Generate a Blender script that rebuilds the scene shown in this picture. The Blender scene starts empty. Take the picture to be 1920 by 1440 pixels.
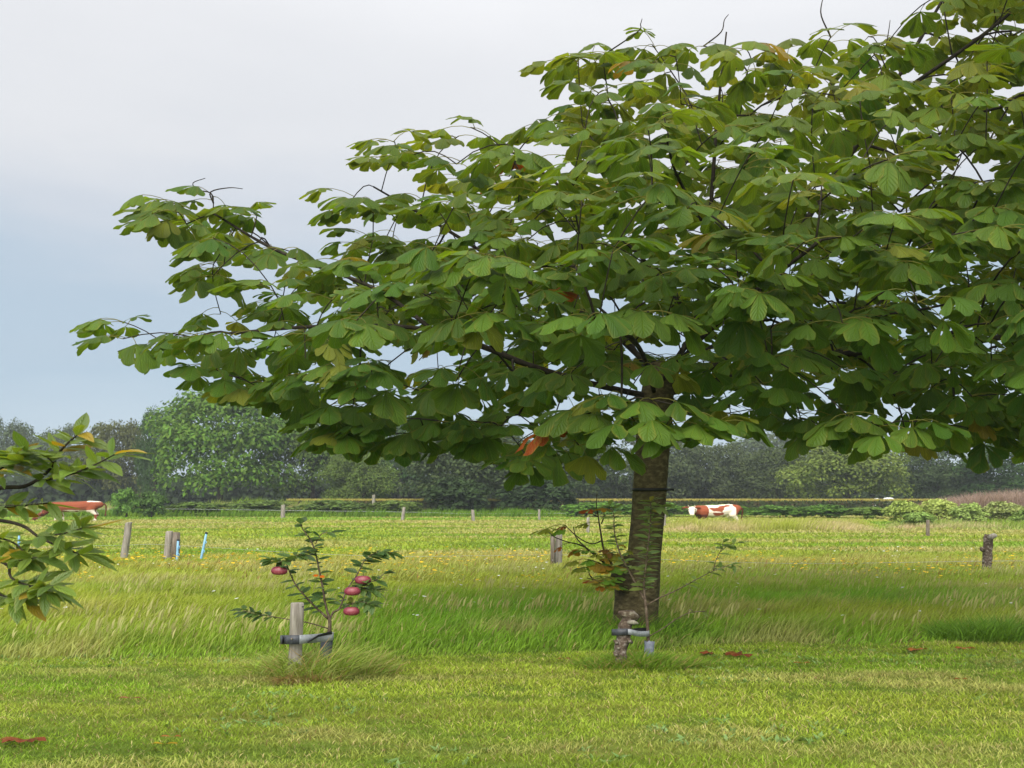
import bpy, math, random
import numpy as np
from mathutils import Vector, Matrix

R = math.radians
rng = np.random.default_rng(7)
random.seed(7)
SC = bpy.context.scene
COL = SC.collection

# ------------------------------------------------------------------ camera
F, CX, HY, EYE = 1900.0, 960.0, 932.0, 1.6      # focal length and horizon in photo pixels (1920 wide), eye height
cam = bpy.data.cameras.new('camera'); camo = bpy.data.objects.new('camera', cam); COL.objects.link(camo)
camo.location = (0, 0, EYE); camo.rotation_euler = (R(90), 0, 0)
cam.sensor_width = 36; cam.lens = 36 * F / 1920; cam.shift_y = (HY - 720) / 1920
cam.clip_start = 0.1; cam.clip_end = 3000
cam.dof.use_dof = True; cam.dof.focus_distance = 10.5; cam.dof.aperture_fstop = 5.6
SC.camera = camo

# ------------------------------------------------------------------ sky and sun (overcast)
SUN_EL, SUN_AZ = 36.0, 196.0      # azimuth clockwise from +Y (the way the camera looks)
W = bpy.data.worlds.new('World'); SC.world = W; W.use_nodes = True
nt = W.node_tree; nt.nodes.clear()
def wn(t, **k):
    n = nt.nodes.new(t)
    for a, b in k.items(): setattr(n, a, b)
    return n
wo = wn('ShaderNodeOutputWorld'); bg = wn('ShaderNodeBackground'); bg2 = wn('ShaderNodeBackground'); mixs = wn('ShaderNodeMixShader')
sky = wn('ShaderNodeTexSky', sky_type='NISHITA'); sky.sun_disc = False
sky.sun_elevation = R(SUN_EL); sky.sun_rotation = R(SUN_AZ); sky.air_density = 1.2; sky.dust_density = 2.0
bg.inputs['Strength'].default_value = 0.06
nt.links.new(sky.outputs['Color'], bg.inputs['Color'])
tc = wn('ShaderNodeTexCoord'); sep = wn('ShaderNodeSeparateXYZ'); nt.links.new(tc.outputs['Generated'], sep.inputs[0])
mp = wn('ShaderNodeMapping'); mp.inputs['Scale'].default_value = (1.3, 1.3, 5.0); mp.inputs['Location'].default_value = (0.35, 0.1, 0.2)
nt.links.new(tc.outputs['Generated'], mp.inputs['Vector'])
nz = wn('ShaderNodeTexNoise'); nz.inputs['Scale'].default_value = 1.6; nz.inputs['Detail'].default_value = 5; nz.inputs['Roughness'].default_value = 0.48
nt.links.new(mp.outputs[0], nz.inputs['Vector'])
ad = wn('ShaderNodeMath', operation='MULTIPLY_ADD'); ad.inputs[1].default_value = 0.26
sb = wn('ShaderNodeMath', operation='SUBTRACT'); sb.inputs[1].default_value = 0.13
nt.links.new(nz.outputs['Fac'], ad.inputs[0]); nt.links.new(sep.outputs['Z'], sb.inputs[0]); nt.links.new(sb.outputs[0], ad.inputs[2])
cr = wn('ShaderNodeValToRGB'); nt.links.new(ad.outputs[0], cr.inputs[0])
SKY = [(0.0, (0.53, 0.64, 0.74)), (0.06, (0.47, 0.58, 0.68)), (0.13, (0.40, 0.51, 0.62)), (0.20, (0.42, 0.515, 0.615)),
       (0.26, (0.56, 0.60, 0.66)), (0.33, (0.685, 0.695, 0.72)), (0.40, (0.74, 0.745, 0.765)), (0.48, (0.83, 0.83, 0.845)), (1.0, (1.6, 1.6, 1.61))]
els = cr.color_ramp.elements
while len(els) > 1: els.remove(els[-1])
els[0].position = SKY[0][0]; els[0].color = (*SKY[0][1], 1)
for p, c in SKY[1:]:
    e = els.new(p); e.color = (*c, 1)
nt.links.new(cr.outputs[0], bg2.inputs['Color']); bg2.inputs['Strength'].default_value = 0.40
mixs.inputs[0].default_value = 0.94
nt.links.new(bg.outputs[0], mixs.inputs[1]); nt.links.new(bg2.outputs[0], mixs.inputs[2]); nt.links.new(mixs.outputs[0], wo.inputs[0])

sun = bpy.data.lights.new('sun', 'SUN'); suno = bpy.data.objects.new('sun', sun); COL.objects.link(suno)
sun.energy = 1.5; sun.angle = R(60); sun.color = (1.0, 0.96, 0.88)
az, el = R(SUN_AZ), R(SUN_EL)
sdir = Vector((math.sin(az) * math.cos(el), math.cos(az) * math.cos(el), math.sin(el)))
suno.rotation_euler = sdir.to_track_quat('Z', 'Y').to_euler(); suno.location = (0, -5, 30)
SC.view_settings.view_transform = 'Standard'; SC.view_settings.look = 'None'
SC.view_settings.exposure = 1.55; SC.view_settings.gamma = 1.0; SC.view_settings.use_curve_mapping = False
SC.cycles.use_denoising = True
SC.cycles.max_bounces = 6; SC.cycles.diffuse_bounces = 3; SC.cycles.transmission_bounces = 4; SC.cycles.transparent_max_bounces = 4
SC.cycles.volume_bounces = 0
SC.cycles.caustics_reflective = False; SC.cycles.caustics_refractive = False

# ------------------------------------------------------------------ helpers
def P(px, py, d): return np.array(((px - CX) / F * d, d, EYE - (py - HY) / F * d))
def gd(py): return EYE * F / (py - HY)
def V3(a): return np.array(a, float)

def tag(o, label=None, cat=None, group=None, kind=None):
    if label: o['label'] = label
    if cat: o['category'] = cat
    if group: o['group'] = group
    if kind: o['kind'] = kind
    return o
def link(o, parent=None):
    COL.objects.link(o)
    if parent is not None:
        o.parent = parent
        # parents are plain unrotated empties or meshes at a location: keep world placement
        o.location = Vector(o.location) - wloc(parent)
    return o
def wloc(o):
    v = Vector(o.location)
    while o.parent is not None:
        o = o.parent; v = v + Vector(o.location)
    return v
def empty(name, loc, label=None, cat=None, group=None):
    o = bpy.data.objects.new(name, None); o.location = loc; o.empty_display_size = 0.2
    COL.objects.link(o); return tag(o, label, cat, group)
def tri_mesh(name, V, T, mat, parent=None, col=None, lf=None, smooth=True, origin=None):
    V = np.asarray(V, np.float32).reshape(-1, 3); T = np.asarray(T, np.int32).reshape(-1, 3)
    if origin is None: origin = (0, 0, 0)
    origin = np.asarray(origin, np.float32)
    me = bpy.data.meshes.new(name)
    me.vertices.add(len(V)); me.vertices.foreach_set('co', (V - origin).ravel())
    me.loops.add(T.size); me.loops.foreach_set('vertex_index', T.ravel())
    me.polygons.add(len(T)); me.polygons.foreach_set('loop_start', np.arange(0, T.size, 3, dtype=np.int32))
    if smooth: me.polygons.foreach_set('use_smooth', np.ones(len(T), bool))
    if col is not None:
        c = np.ones((len(V), 4), np.float32); c[:, :3] = np.asarray(col, np.float32).reshape(-1, 3)
        me.attributes.new('col', 'FLOAT_COLOR', 'POINT').data.foreach_set('color', c.ravel())
    if lf is not None:
        me.attributes.new('lf', 'FLOAT_VECTOR', 'POINT').data.foreach_set('vector', np.asarray(lf, np.float32).ravel())
    me.update(calc_edges=True)
    me.materials.append(mat)
    o = bpy.data.objects.new(name, me); o.location = [float(v) for v in origin]
    return link(o, parent)

_NG = {}
def vnoise(x, y, s, seed=0):
    """smooth 2D value noise 0..1, feature size s"""
    if seed not in _NG: _NG[seed] = np.random.default_rng(1000 + seed).random((256, 256))
    g = _NG[seed]
    x = np.asarray(x) / s; y = np.asarray(y) / s
    xi = np.floor(x).astype(int); yi = np.floor(y).astype(int); fx = x - xi; fy = y - yi
    fx = fx * fx * (3 - 2 * fx); fy = fy * fy * (3 - 2 * fy)
    a = g[xi % 256, yi % 256]; b = g[(xi + 1) % 256, yi % 256]; c = g[xi % 256, (yi + 1) % 256]; d = g[(xi + 1) % 256, (yi + 1) % 256]
    return (a * (1 - fx) + b * fx) * (1 - fy) + (c * (1 - fx) + d * fx) * fy
def norm(v): return v / (np.linalg.norm(v, axis=-1, keepdims=True) + 1e-9)

def tube(pts, rad, sides=6, cap=True, wob=0.0, seed=0):
    pts = np.asarray(pts, float); n = len(pts); rad = np.broadcast_to(np.asarray(rad, float), (n,))
    t = np.gradient(pts, axis=0); t = norm(t)
    ref = np.array((0.31, 0.93, 0.17)) if abs(t[0] @ np.array((0.31, 0.93, 0.17))) < .9 else np.array((1., 0, 0))
    V = []; a = np.linspace(0, 2 * np.pi, sides, endpoint=False)
    u = norm(ref - t[0] * (ref @ t[0]))
    rs = np.random.default_rng(seed + 5)
    for i in range(n):
        u = norm(u - t[i] * (u @ t[i])); v = np.cross(t[i], u)
        rr = rad[i] * (1 + wob * (rs.random(sides) - .5)) if wob else rad[i]
        V.append(pts[i] + (np.cos(a) * rr)[:, None] * u + (np.sin(a) * rr)[:, None] * v)
    V = np.concatenate(V); T = []
    for i in range(n - 1):
        for k in range(sides):
            a0 = i * sides + k; a1 = i * sides + (k + 1) % sides; b0 = a0 + sides; b1 = a1 + sides
            T += [(a0, a1, b1), (a0, b1, b0)]
    if cap:
        V = np.vstack([V, pts[:1], pts[-1:]]); c0 = len(V) - 2; c1 = len(V) - 1; e = (n - 1) * sides
        for k in range(sides):
            T += [(c0, (k + 1) % sides, k), (c1, e + k, e + (k + 1) % sides)]
    return V, np.array(T)
def merge(parts):
    Vs, Ts, o = [], [], 0
    for V, T in parts:
        Vs.append(V); Ts.append(np.asarray(T) + o); o += len(V)
    return np.concatenate(Vs), np.concatenate(Ts)
def smooth_path(pts, per=6):
    """Catmull-Rom through the points"""
    p = np.asarray(pts, float); q = np.vstack([2 * p[0] - p[1], p, 2 * p[-1] - p[-2]]); out = []
    for i in range(1, len(q) - 2):
        for t in np.linspace(0, 1, per, endpoint=False):
            a, b, c, d = q[i - 1], q[i], q[i + 1], q[i + 2]
            out.append(.5 * (2 * b + (c - a) * t + (2 * a - 5 * b + 4 * c - d) * t * t + (3 * b - a - 3 * c + d) * t ** 3))
    out.append(p[-1]); return np.array(out)

# ---- materials
def new_mat(name):
    m = bpy.data.materials.new(name); m.use_nodes = True
    n = m.node_tree; n.nodes.clear(); return m, n
class NT:
    def __init__(s, n): s.n = n
    def node(s, t, **k):
        x = s.n.nodes.new(t)
        for a, b in k.items(): setattr(x, a, b)
        return x
    def l(s, a, b): s.n.links.new(a, b)
    def val(s, x, i, v): x.inputs[i].default_value = v
    def math(s, op, a, b=None, c=None, clamp=False):
        m = s.node('ShaderNodeMath', operation=op, use_clamp=clamp)
        for i, v in enumerate((a, b, c)):
            if v is None: continue
            if isinstance(v, (int, float)): m.inputs[i].default_value = v
            else: s.l(v, m.inputs[i])
        return m.outputs[0]
    def mix(s, f, a, b, mode='MIX'):
        m = s.node('ShaderNodeMix', data_type='RGBA', blend_type=mode)
        for i, v in ((0, f), (6, a), (7, b)):
            if isinstance(v, (int, float)): m.inputs[i].default_value = v
            elif isinstance(v, tuple): m.inputs[i].default_value = (*v, 1)
            else: s.l(v, m.inputs[i])
        return m.outputs[2]
    def attr(s, name): return s.node('ShaderNodeAttribute', attribute_name=name)
    def noise(s, scale, detail=3, vec=None, rough=.5):
        m = s.node('ShaderNodeTexNoise'); m.inputs['Scale'].default_value = scale; m.inputs['Detail'].default_value = detail; m.inputs['Roughness'].default_value = rough
        if vec is not None: s.l(vec, m.inputs['Vector'])
        return m.outputs['Fac']
    def mapped(s, scale, src='Object'):
        t = s.node('ShaderNodeTexCoord'); m = s.node('ShaderNodeMapping'); m.inputs['Scale'].default_value = scale
        s.l(t.outputs[src], m.inputs['Vector']); return m.outputs[0]
    def ramp(s, f, stops):
        r = s.node('ShaderNodeValToRGB'); e = r.color_ramp.elements
        while len(e) > 1: e.remove(e[-1])
        e[0].position = stops[0][0]; e[0].color = (*stops[0][1], 1)
        for p, c in stops[1:]:
            x = e.new(p); x.color = (*c, 1)
        s.l(f, r.inputs[0]); return r.outputs[0]
    def bsdf(s, col, rough=.6, spec=.3, normal=None):
        b = s.node('ShaderNodeBsdfPrincipled')
        if isinstance(col, tuple): b.inputs['Base Color'].default_value = (*col, 1)
        else: s.l(col, b.inputs['Base Color'])
        if isinstance(rough, (int, float)): b.inputs['Roughness'].default_value = rough
        else: s.l(rough, b.inputs['Roughness'])
        b.inputs['Specular IOR Level'].default_value = spec
        if normal is not None: s.l(normal, b.inputs['Normal'])
        return b.outputs[0]
    def bump(s, h, strength=.4, dist=.01):
        b = s.node('ShaderNodeBump'); b.inputs['Strength'].default_value = strength; b.inputs['Distance'].default_value = dist
        s.l(h, b.inputs['Height']); return b.outputs[0]
    def out(s, sh): o = s.node('ShaderNodeOutputMaterial'); s.l(sh, o.inputs[0])
    def trans(s, sh, col, f):
        t = s.node('ShaderNodeBsdfTranslucent'); s.l(col, t.inputs[0])
        m = s.node('ShaderNodeMixShader'); m.inputs[0].default_value = f
        s.l(sh, m.inputs[1]); s.l(t.outputs[0], m.inputs[2]); return m.outputs[0]

def mat_blade(name, tr=.3, rough=.6, spec=.2, tmul=(1.25, 1.2, .6)):
    m, n = new_mat(name); k = NT(n); a = k.attr('col').outputs['Color']
    sh = k.bsdf(a, rough, spec)
    tcn = k.mix(1.0, a, tmul, 'MULTIPLY')
    k.out(k.trans(sh, tcn, tr)); return m
def mat_leaf(name, veins=9.0, tr=.32, rough=.42, spec=.26, spots=.6, spotscale=14.0, edge=(.22, .15, .03)):
    m, n = new_mat(name); k = NT(n); a = k.attr('col').outputs['Color']
    lf = k.attr('lf').outputs['Vector']; s = k.node('ShaderNodeSeparateXYZ'); k.l(lf, s.inputs[0]); u, v, rnd = s.outputs
    au = k.math('ABSOLUTE', u)
    ph = k.math('SUBTRACT', k.math('MULTIPLY', v, veins), k.math('MULTIPLY', au, 2.6))
    st = k.math('PINGPONG', ph, .5)                      # 0 at a vein, .5 between
    vein = k.math('SUBTRACT', 1.0, k.math('MULTIPLY', st, 5.0, clamp=True))
    rib = k.math('SUBTRACT', 1.0, k.math('MULTIPLY', au, 11.0, clamp=True))
    vr = k.math('MAXIMUM', k.math('MULTIPLY', vein, .45), rib)
    c1 = k.mix(k.math('MULTIPLY', vr, .75), k.mix(1.0, a, (.9, .92, .9), 'MULTIPLY'), k.mix(1.0, a, (1.75, 1.6, 1.4), 'MULTIPLY'))
    nz_ = k.noise(spotscale, 4, k.mapped((1, 1, 1)), .6)
    ew = k.math('MULTIPLY', k.math('POWER', au, 3.0), .12)
    sp = k.math('ADD', k.math('ADD', nz_, ew), k.math('MULTIPLY', rnd, .13))
    f = k.math('MULTIPLY', k.math('SUBTRACT', sp, .78), 7.0, clamp=True)
    c1 = k.mix(k.math('MULTIPLY', k.math('POWER', au, 4.0), k.math('MULTIPLY', rnd, .55)), c1, (.27, .25, .035))
    c2 = k.mix(k.math('MULTIPLY', f, spots), c1, edge)
    nz2 = k.noise(2.3, 3, k.mapped((1, 1, 1)), .5)
    c3 = k.mix(1.0, c2, k.ramp(nz2, [(.3, (.75, .78, .75)), (.7, (1.2, 1.16, 1.1))]), 'MULTIPLY')
    h = k.math('ADD', k.math('MULTIPLY', vein, -.6), k.math('MULTIPLY', rib, -1.0))
    sh = k.bsdf(c3, rough, spec, k.bump(h, .9, .012))
    k.out(k.trans(sh, k.mix(1.0, c3, (1.9, 1.7, .45), 'MULTIPLY'), tr)); return m
def mat_bark(name, c1, c2, c3, sc=(18, 18, 5), bump=.6, dist=.01):
    m, n = new_mat(name); k = NT(n)
    n1 = k.noise(1.0, 6, k.mapped(sc), .62); n2 = k.noise(2.2, 3, k.mapped((1, 1, 1)), .5)
    col = k.ramp(n1, [(.28, c1), (.5, c2), (.74, c3)])
    col = k.mix(k.math('MULTIPLY', k.math('SUBTRACT', n2, .45), 2.2, clamp=True), col, k.mix(1.0, col, (.62, .8, .4), 'MULTIPLY'))
    k.out(k.bsdf(col, .85, .15, k.bump(n1, bump, dist))); return m
def mat_plain(name, c, rough=.6, spec=.3, var=.25, scale=20, bump=.15, dist=.004):
    m, n = new_mat(name); k = NT(n); f = k.noise(scale, 4, k.mapped((1, 1, 1)), .6)
    lo = tuple(x * (1 - var) for x in c); hi = tuple(min(1, x * (1 + var)) for x in c)
    k.out(k.bsdf(k.ramp(f, [(.3, lo), (.7, hi)]), rough, spec, k.bump(f, bump, dist))); return m

M = {}
M['blade'] = mat_blade('grass_blade', .32)
M['leaf'] = mat_leaf('chestnut_leaf', 8.0, .42, .5, .22)
M['apple_leaf'] = mat_leaf('apple_leaf', 7.0, .28, .4, .45, .25, 40)
M['near_leaf'] = mat_leaf('fruit_tree_leaf', 7.0, .32, .36, .5, .6, 30, (.25, .14, .02))
M['dead_leaf'] = mat_leaf('dead_leaf', 9.0, .1, .8, .2, .6, 20, (.06, .015, .008))
M['far_leaf'] = mat_blade('far_foliage', .22, .75, .12, (1.2, 1.15, .6))
M['bark'] = mat_bark('chestnut_bark', (.03, .024, .013), (.085, .068, .034), (.19, .165, .08), (13, 13, 24), .9, .016)
M['twig'] = mat_bark('dark_twig_bark', (.012, .010, .008), (.03, .024, .017), (.06, .05, .035), (14, 14, 14), .4, .004)
M['sapling_bark'] = mat_bark('sapling_bark', (.05, .035, .022), (.11, .08, .055), (.2, .16, .12), (30, 30, 30), .4, .003)
M['sprout_bark'] = mat_bark('sprout_bark', (.03, .024, .016), (.06, .048, .03), (.11, .09, .06), (14, 14, 14), .4, .004)
M['far_bark'] = mat_bark('far_trunk_bark', (.02, .017, .013), (.045, .037, .028), (.08, .07, .05), (3, 3, 3), .3, .01)
M['wood'] = mat_bark('weathered_wood', (.13, .11, .09), (.27, .24, .205), (.42, .39, .35), (26, 26, 3), .6, .006)
M['wood_dark'] = mat_bark('dark_side_wood', (.07, .055, .04), (.16, .13, .10), (.27, .235, .2), (26, 26, 3), .6, .006)
M['log'] = mat_bark('peeling_log_bark', (.03, .02, .015), (.11, .08, .06), (.40, .36, .32), (16, 16, 22), .9, .012)
M['rubber'] = mat_plain('grey_rubber', (.05, .055, .065), .45, .4, .35, 30, .2)
M['rubber_light'] = mat_plain('grey_rubber_worn', (.30, .32, .34), .5, .4, .3, 30, .2)
M['guard'] = mat_plain('grey_plastic_sleeve', (.065, .075, .09), .5, .4, .45, 22, .3)
M['guard_pale'] = mat_plain('pale_plastic_sleeve', (.18, .20, .25), .5, .4, .45, 22, .3)
M['black'] = mat_plain('black_plastic', (.008, .008, .009), .5, .4, .3, 30, .1)
M['blue'] = mat_plain('light_blue_plastic', (.24, .48, .70), .45, .4, .15, 20, .05)
M['wire'] = mat_plain('galvanised_wire', (.35, .36, .36), .5, .5, .2, 30, .05)
M['white'] = mat_plain('white_plastic_sheet', (.8, .8, .79), .5, .4, .05, 6, .1)
def mat_apple():
    m, n = new_mat('red_apple_skin'); k = NT(n)
    f = k.noise(9, 5, k.mapped((1, 1, .35)), .65)
    c = k.ramp(f, [(.25, (.10, .012, .026)), (.5, (.20, .028, .05)), (.7, (.30, .07, .08)), (.85, (.36, .17, .08))])
    sp = k.noise(160, 1, k.mapped((1, 1, 1)))
    c = k.mix(k.math('MULTIPLY', k.math('SUBTRACT', sp, .66), 6, clamp=True), c, (.5, .34, .24))
    k.out(k.bsdf(c, .38, .45)); return m
M['apple'] = mat_apple()
def mat_cow():
    m, n = new_mat('cow_hide'); k = NT(n); a = k.attr('col').outputs['Color']
    f = k.noise(18, 4, k.mapped((1, 1, 3)), .6)
    c = k.mix(1.0, a, k.ramp(f, [(.3, (.8, .8, .8)), (.7, (1.12, 1.1, 1.08))]), 'MULTIPLY')
    k.out(k.bsdf(c, .75, .2, k.bump(f, .3, .02))); return m
M['cow'] = mat_cow()
def mat_ground():
    m, n = new_mat('turf_soil'); k = NT(n)
    v = k.mapped((.16, .5, 1)); n1 = k.noise(1.0, 6, v, .6); n2 = k.noise(7, 5, k.mapped((.6, 1, 1)), .65)
    g = k.ramp(n1, [(.3, (.075, .125, .016)), (.5, (.12, .17, .024)), (.66, (.22, .20, .05)), (.8, (.26, .20, .075))])
    g = k.mix(1.0, g, k.ramp(n2, [(.3, (.6, .6, .6)), (.7, (1.25, 1.25, 1.2))]), 'MULTIPLY')
    k.out(k.bsdf(g, .95, .05, k.bump(n2, .6, .05))); return m
M['ground'] = mat_ground()

# ------------------------------------------------------------------ ground
gx = 700.0
tag(tri_mesh('ground', [(-gx, -60, 0), (gx, -60, 0), (gx, 900, 0), (-gx, 900, 0)], [(0, 1, 2), (0, 2, 3)], M['ground'], smooth=False),
    'flat grassy ground under lawn and pasture', 'ground', kind='structure')

# ------------------------------------------------------------------ grass
GREEN = V3((.205, .335, .022)); LUSH = V3((.17, .345, .024)); YELG = V3((.32, .37, .045)); STRAW = V3((.47, .39, .17)); DARK = V3((.085, .16, .018)); BROWN = V3((.25, .15, .065))
def lerp(a, b, t): t = np.asarray(t)[..., None]; return a * (1 - t) + b * t
def blades(x, y, h, w, lean, az, col, z=None, five=True, tipcol=None):
    """bent, tapering blades; lean = sideways reach as a share of the height, az = lean direction"""
    n = len(x); B = np.stack([x, y, np.zeros(n) if z is None else z], 1)
    fa = rng.random(n) * 2 * np.pi; wv = np.stack([np.cos(fa), np.sin(fa) * .6, np.zeros(n)], 1) * (w / 2)[:, None]
    ld = np.stack([np.cos(az), np.sin(az), np.zeros(n)], 1) * (lean * h)[:, None]
    up = np.array((0, 0, 1.))
    hz = h / np.sqrt(1 + .6 * lean ** 2)
    mid = B + ld * .35 + up * (hz * .58)[:, None]; tip = B + ld + up * hz[:, None]
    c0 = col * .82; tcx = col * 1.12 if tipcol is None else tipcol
    if five:
        V = np.stack([B - wv * .8, B + wv * .8, mid - wv, mid + wv, tip], 1)
        t = np.array([(0, 1, 3), (0, 3, 2), (2, 3, 4)]); k = 5
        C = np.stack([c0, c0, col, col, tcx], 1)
    else:
        V = np.stack([B, mid - wv, mid + wv, tip], 1); t = np.array([(0, 2, 1), (1, 2, 3)]); k = 4
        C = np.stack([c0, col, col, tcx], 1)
    T = (np.arange(n)[:, None, None] * k + t[None]).reshape(-1, 3)
    return V.reshape(-1, 3), T, C.reshape(-1, 3)
def edge_y(x):       # where the mown lawn ends
    return 9.75 + .20 * (x + 3.0) * (x > -3) - .03 * (x + 3) * (x < -3) + .5 * (vnoise(x, x * 0, 1.3, 3) - .5) - .012 * np.maximum(x, 0) ** 2
def frustum_pts(n, y0, y1, power=1.0, margin=1.08):
    """uniform scatter in the trapezoid the lens can see (and a bit more)"""
    u = rng.random(n); y = np.sqrt(y0 ** 2 + u * (y1 ** 2 - y0 ** 2)) if power == 1 else y0 + (y1 - y0) * u
    x = (rng.random(n) * 2 - 1) * (y * 960 / F * margin + .6)
    return x, y
# mown lawn
n = 300000
x, y = frustum_pts(n, 5.4, 12.6); k = y < edge_y(x) + .12 * rng.random(n); x, y = x[k], y[k]; n = len(x)
pt = vnoise(x * .45, y * 1.3, .55, 11); pt2 = vnoise(x * .5, y, .16, 12); pt3 = vnoise(x * .4, y * 1.4, 1.5, 13)
c = lerp(GREEN, YELG, np.clip(pt3 * 1.5 - .3, 0, 1)); dry = np.clip((pt - .55) * 3.2, 0, .75) * (.45 + .55 * pt2)
c = lerp(c, STRAW, dry * .8); c = lerp(c, DARK, np.clip((.36 - pt2) * 2.4, 0, .6)); rb = rng.random(n)
c = np.where((rb < .10)[:, None], STRAW * .95, c); c = np.where((rb > .985)[:, None], BROWN, c)
c = c * ((.55 + .85 * rng.random(n)) * (.74 + .5 * vnoise(x * .25, y * 2.2, .5, 14)))[:, None] * 1.04
h = (.022 + .03 * rng.random(n)) * (.65 + .9 * pt2)
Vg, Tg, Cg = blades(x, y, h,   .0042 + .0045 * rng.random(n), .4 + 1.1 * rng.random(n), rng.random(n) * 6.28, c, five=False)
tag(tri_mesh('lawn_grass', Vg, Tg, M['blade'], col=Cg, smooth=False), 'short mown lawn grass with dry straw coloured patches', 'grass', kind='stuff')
# long meadow grass behind the lawn
n = 172000
x, y = frustum_pts(n, 9.0, 20.0); k = y > edge_y(x) + .15 * (rng.random(n) - .5); x, y = x[k], y[k]; n = len(x)
pt = vnoise(x * .6, y, .9, 21); pt2 = vnoise(x * .7, y, .3, 22); pt3 = vnoise(x * .4, y, 2.2, 23); e = np.clip((y - edge_y(x)) / .9, 0, 1)
h = (.10 + .17 * rng.random(n)) * (.45 + .75 * pt) * (.35 + .65 * e) * (.8 + .5 * pt2); h *= 1 - .35 * np.clip((y - 14) / 6, 0, 1)
c = lerp(LUSH, YELG, np.clip(pt3 * 1.25 - .2 + .4 * np.clip((y - 14) / 6, 0, 1), 0, 1)); c = lerp(c, DARK, np.clip((.38 - pt2) * 2.2, 0, .55))
c = lerp(c, STRAW, np.clip((pt - .66) * 2.2, 0, .5)); c = np.where((rng.random(n) < .05)[:, None], STRAW * .9, c) * (.75 + .5 * rng.random(n))[:, None]
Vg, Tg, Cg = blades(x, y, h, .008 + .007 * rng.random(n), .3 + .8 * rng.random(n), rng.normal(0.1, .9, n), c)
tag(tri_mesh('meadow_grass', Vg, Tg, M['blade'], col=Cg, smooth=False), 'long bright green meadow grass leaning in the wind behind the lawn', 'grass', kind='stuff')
# pale seed heads of the meadow
n = 13000
x, y = frustum_pts(n, 9.4, 21.0); k = (y > edge_y(x) + .3) & (vnoise(x * .5, y, 1.0, 31) + .35 * vnoise(x, y, .35, 32) > .80); x, y = x[k], y[k]; n = len(x)
h = (.24 + .16 * rng.random(n)) * (1 - .2 * np.clip((y - 14) / 6, 0, 1)); c = lerp(GREEN, V3((.42, .40, .14)), .3 + .4 * rng.random(n)) ; tipc = V3((.40, .39, .15)) * (.8 + .4 * rng.random(n))[:, None]
Vg, Tg, Cg = blades(x, y, h, .005 + .006 * rng.random(n), .25 + .5 * rng.random(n), rng.normal(.1, .6, n), c, tipcol=tipc)
hx = x + .9 * 0; s = rng.random(n)
Vh, Th, Ch = blades(x + .3 * h * (.25), y, h * .36, .012 + .014 * rng.random(n), .3 + .4 * rng.random(n), rng.normal(.1, .5, n), tipc, z=h * .66, tipcol=tipc)
tag(tri_mesh('grass_seed_heads', np.vstack([Vg, Vh]), np.vstack([Tg, Th + len(Vg)]), M['blade'], col=np.vstack([Cg, Ch]), smooth=False),
    'pale straw coloured seed heads above the meadow grass', 'grass', kind='stuff')
# rough strip along the meadow fence
n = 60000
x, y = frustum_pts(n, 18.6, 26.5); pt = vnoise(x * .5, y, .9, 41); pt2 = vnoise(x * .4, y, 3, 42)
c = lerp(YELG, STRAW, np.clip(pt * .8 + .2 * rng.random(n) - .2, 0, .7)); c = lerp(c, GREEN, np.clip(pt2 - .25, 0, .8)); c = np.where((rng.random(n) < .06)[:, None], BROWN * 1.1, c) * (.75 + .5 * rng.random(n))[:, None]
Vg, Tg, Cg = blades(x, y, (.09 + .15 * rng.random(n)) * (.5 + .8 * pt), .014 + .014 * rng.random(n), .3 + .7 * rng.random(n), rng.normal(.1, 1, n), c)
tag(tri_mesh('rough_grass', Vg, Tg, M['blade'], col=Cg, smooth=False), 'tangled yellowish rough grass along the wire fence', 'grass', kind='stuff')
# grazed pasture
n = 112000
u = rng.random(n); y = 24 + (86 - 24) * u ** 1.35; x = (rng.random(n) * 2 - 1) * (y * .55 + 1)
pt = vnoise(x * .22, y, 1.7, 51); pt2 = vnoise(x * .2, y, 5.5, 52); pt3 = vnoise(x * .4, y, .8, 53)
c = lerp(GREEN * 1.02, YELG * 1.05, np.clip(pt3 * 1.3 - .2, 0, 1)); c = lerp(c, STRAW * 1.0, np.clip((pt - .34) * 2.4, 0, .85) * .85); c = lerp(c, LUSH, np.clip((pt2 - .55) * 3, 0, .85))
c = lerp(c, DARK * 1.5, np.clip((.28 - pt) * 3, 0, .6)); c *= (.8 + .4 * rng.random(n))[:, None]
tall = np.clip((pt2 - .5) * 2, 0, 1)
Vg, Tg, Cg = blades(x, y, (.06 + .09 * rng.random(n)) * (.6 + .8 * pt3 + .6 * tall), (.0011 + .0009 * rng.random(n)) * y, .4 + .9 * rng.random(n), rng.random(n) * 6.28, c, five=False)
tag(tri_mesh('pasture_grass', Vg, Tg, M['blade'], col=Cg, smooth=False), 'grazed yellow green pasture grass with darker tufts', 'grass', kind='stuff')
def strip_grass(name, label, x0, x1, y0, y1, n, h0, h1, w, cols, seed):
    y = y0 + (y1 - y0) * rng.random(n); px = x0 + (x1 - x0) * rng.random(n); x = (px - CX) / F * y
    nn = vnoise(x, y, 1.3, seed); e = np.clip(np.minimum(px - x0, x1 - px) / 60, .15, 1)
    c = lerp(cols[0], cols[1], np.clip(nn * 1.4 - .2, 0, 1)) * (.75 + .5 * rng.random(n))[:, None]
    Vg, Tg, Cg = blades(x, y, (h0 + (h1 - h0) * rng.random(n)) * (.5 + .8 * nn) * e, w * (.6 + .8 * rng.random(n)), .2 + .7 * rng.random(n), rng.normal(.1, 1, n), c)
    tag(tri_mesh(name, Vg, Tg, M['blade'], col=Cg, smooth=False), label, 'grass', kind='stuff')
TAN = V3((.52, .41, .24))
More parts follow.
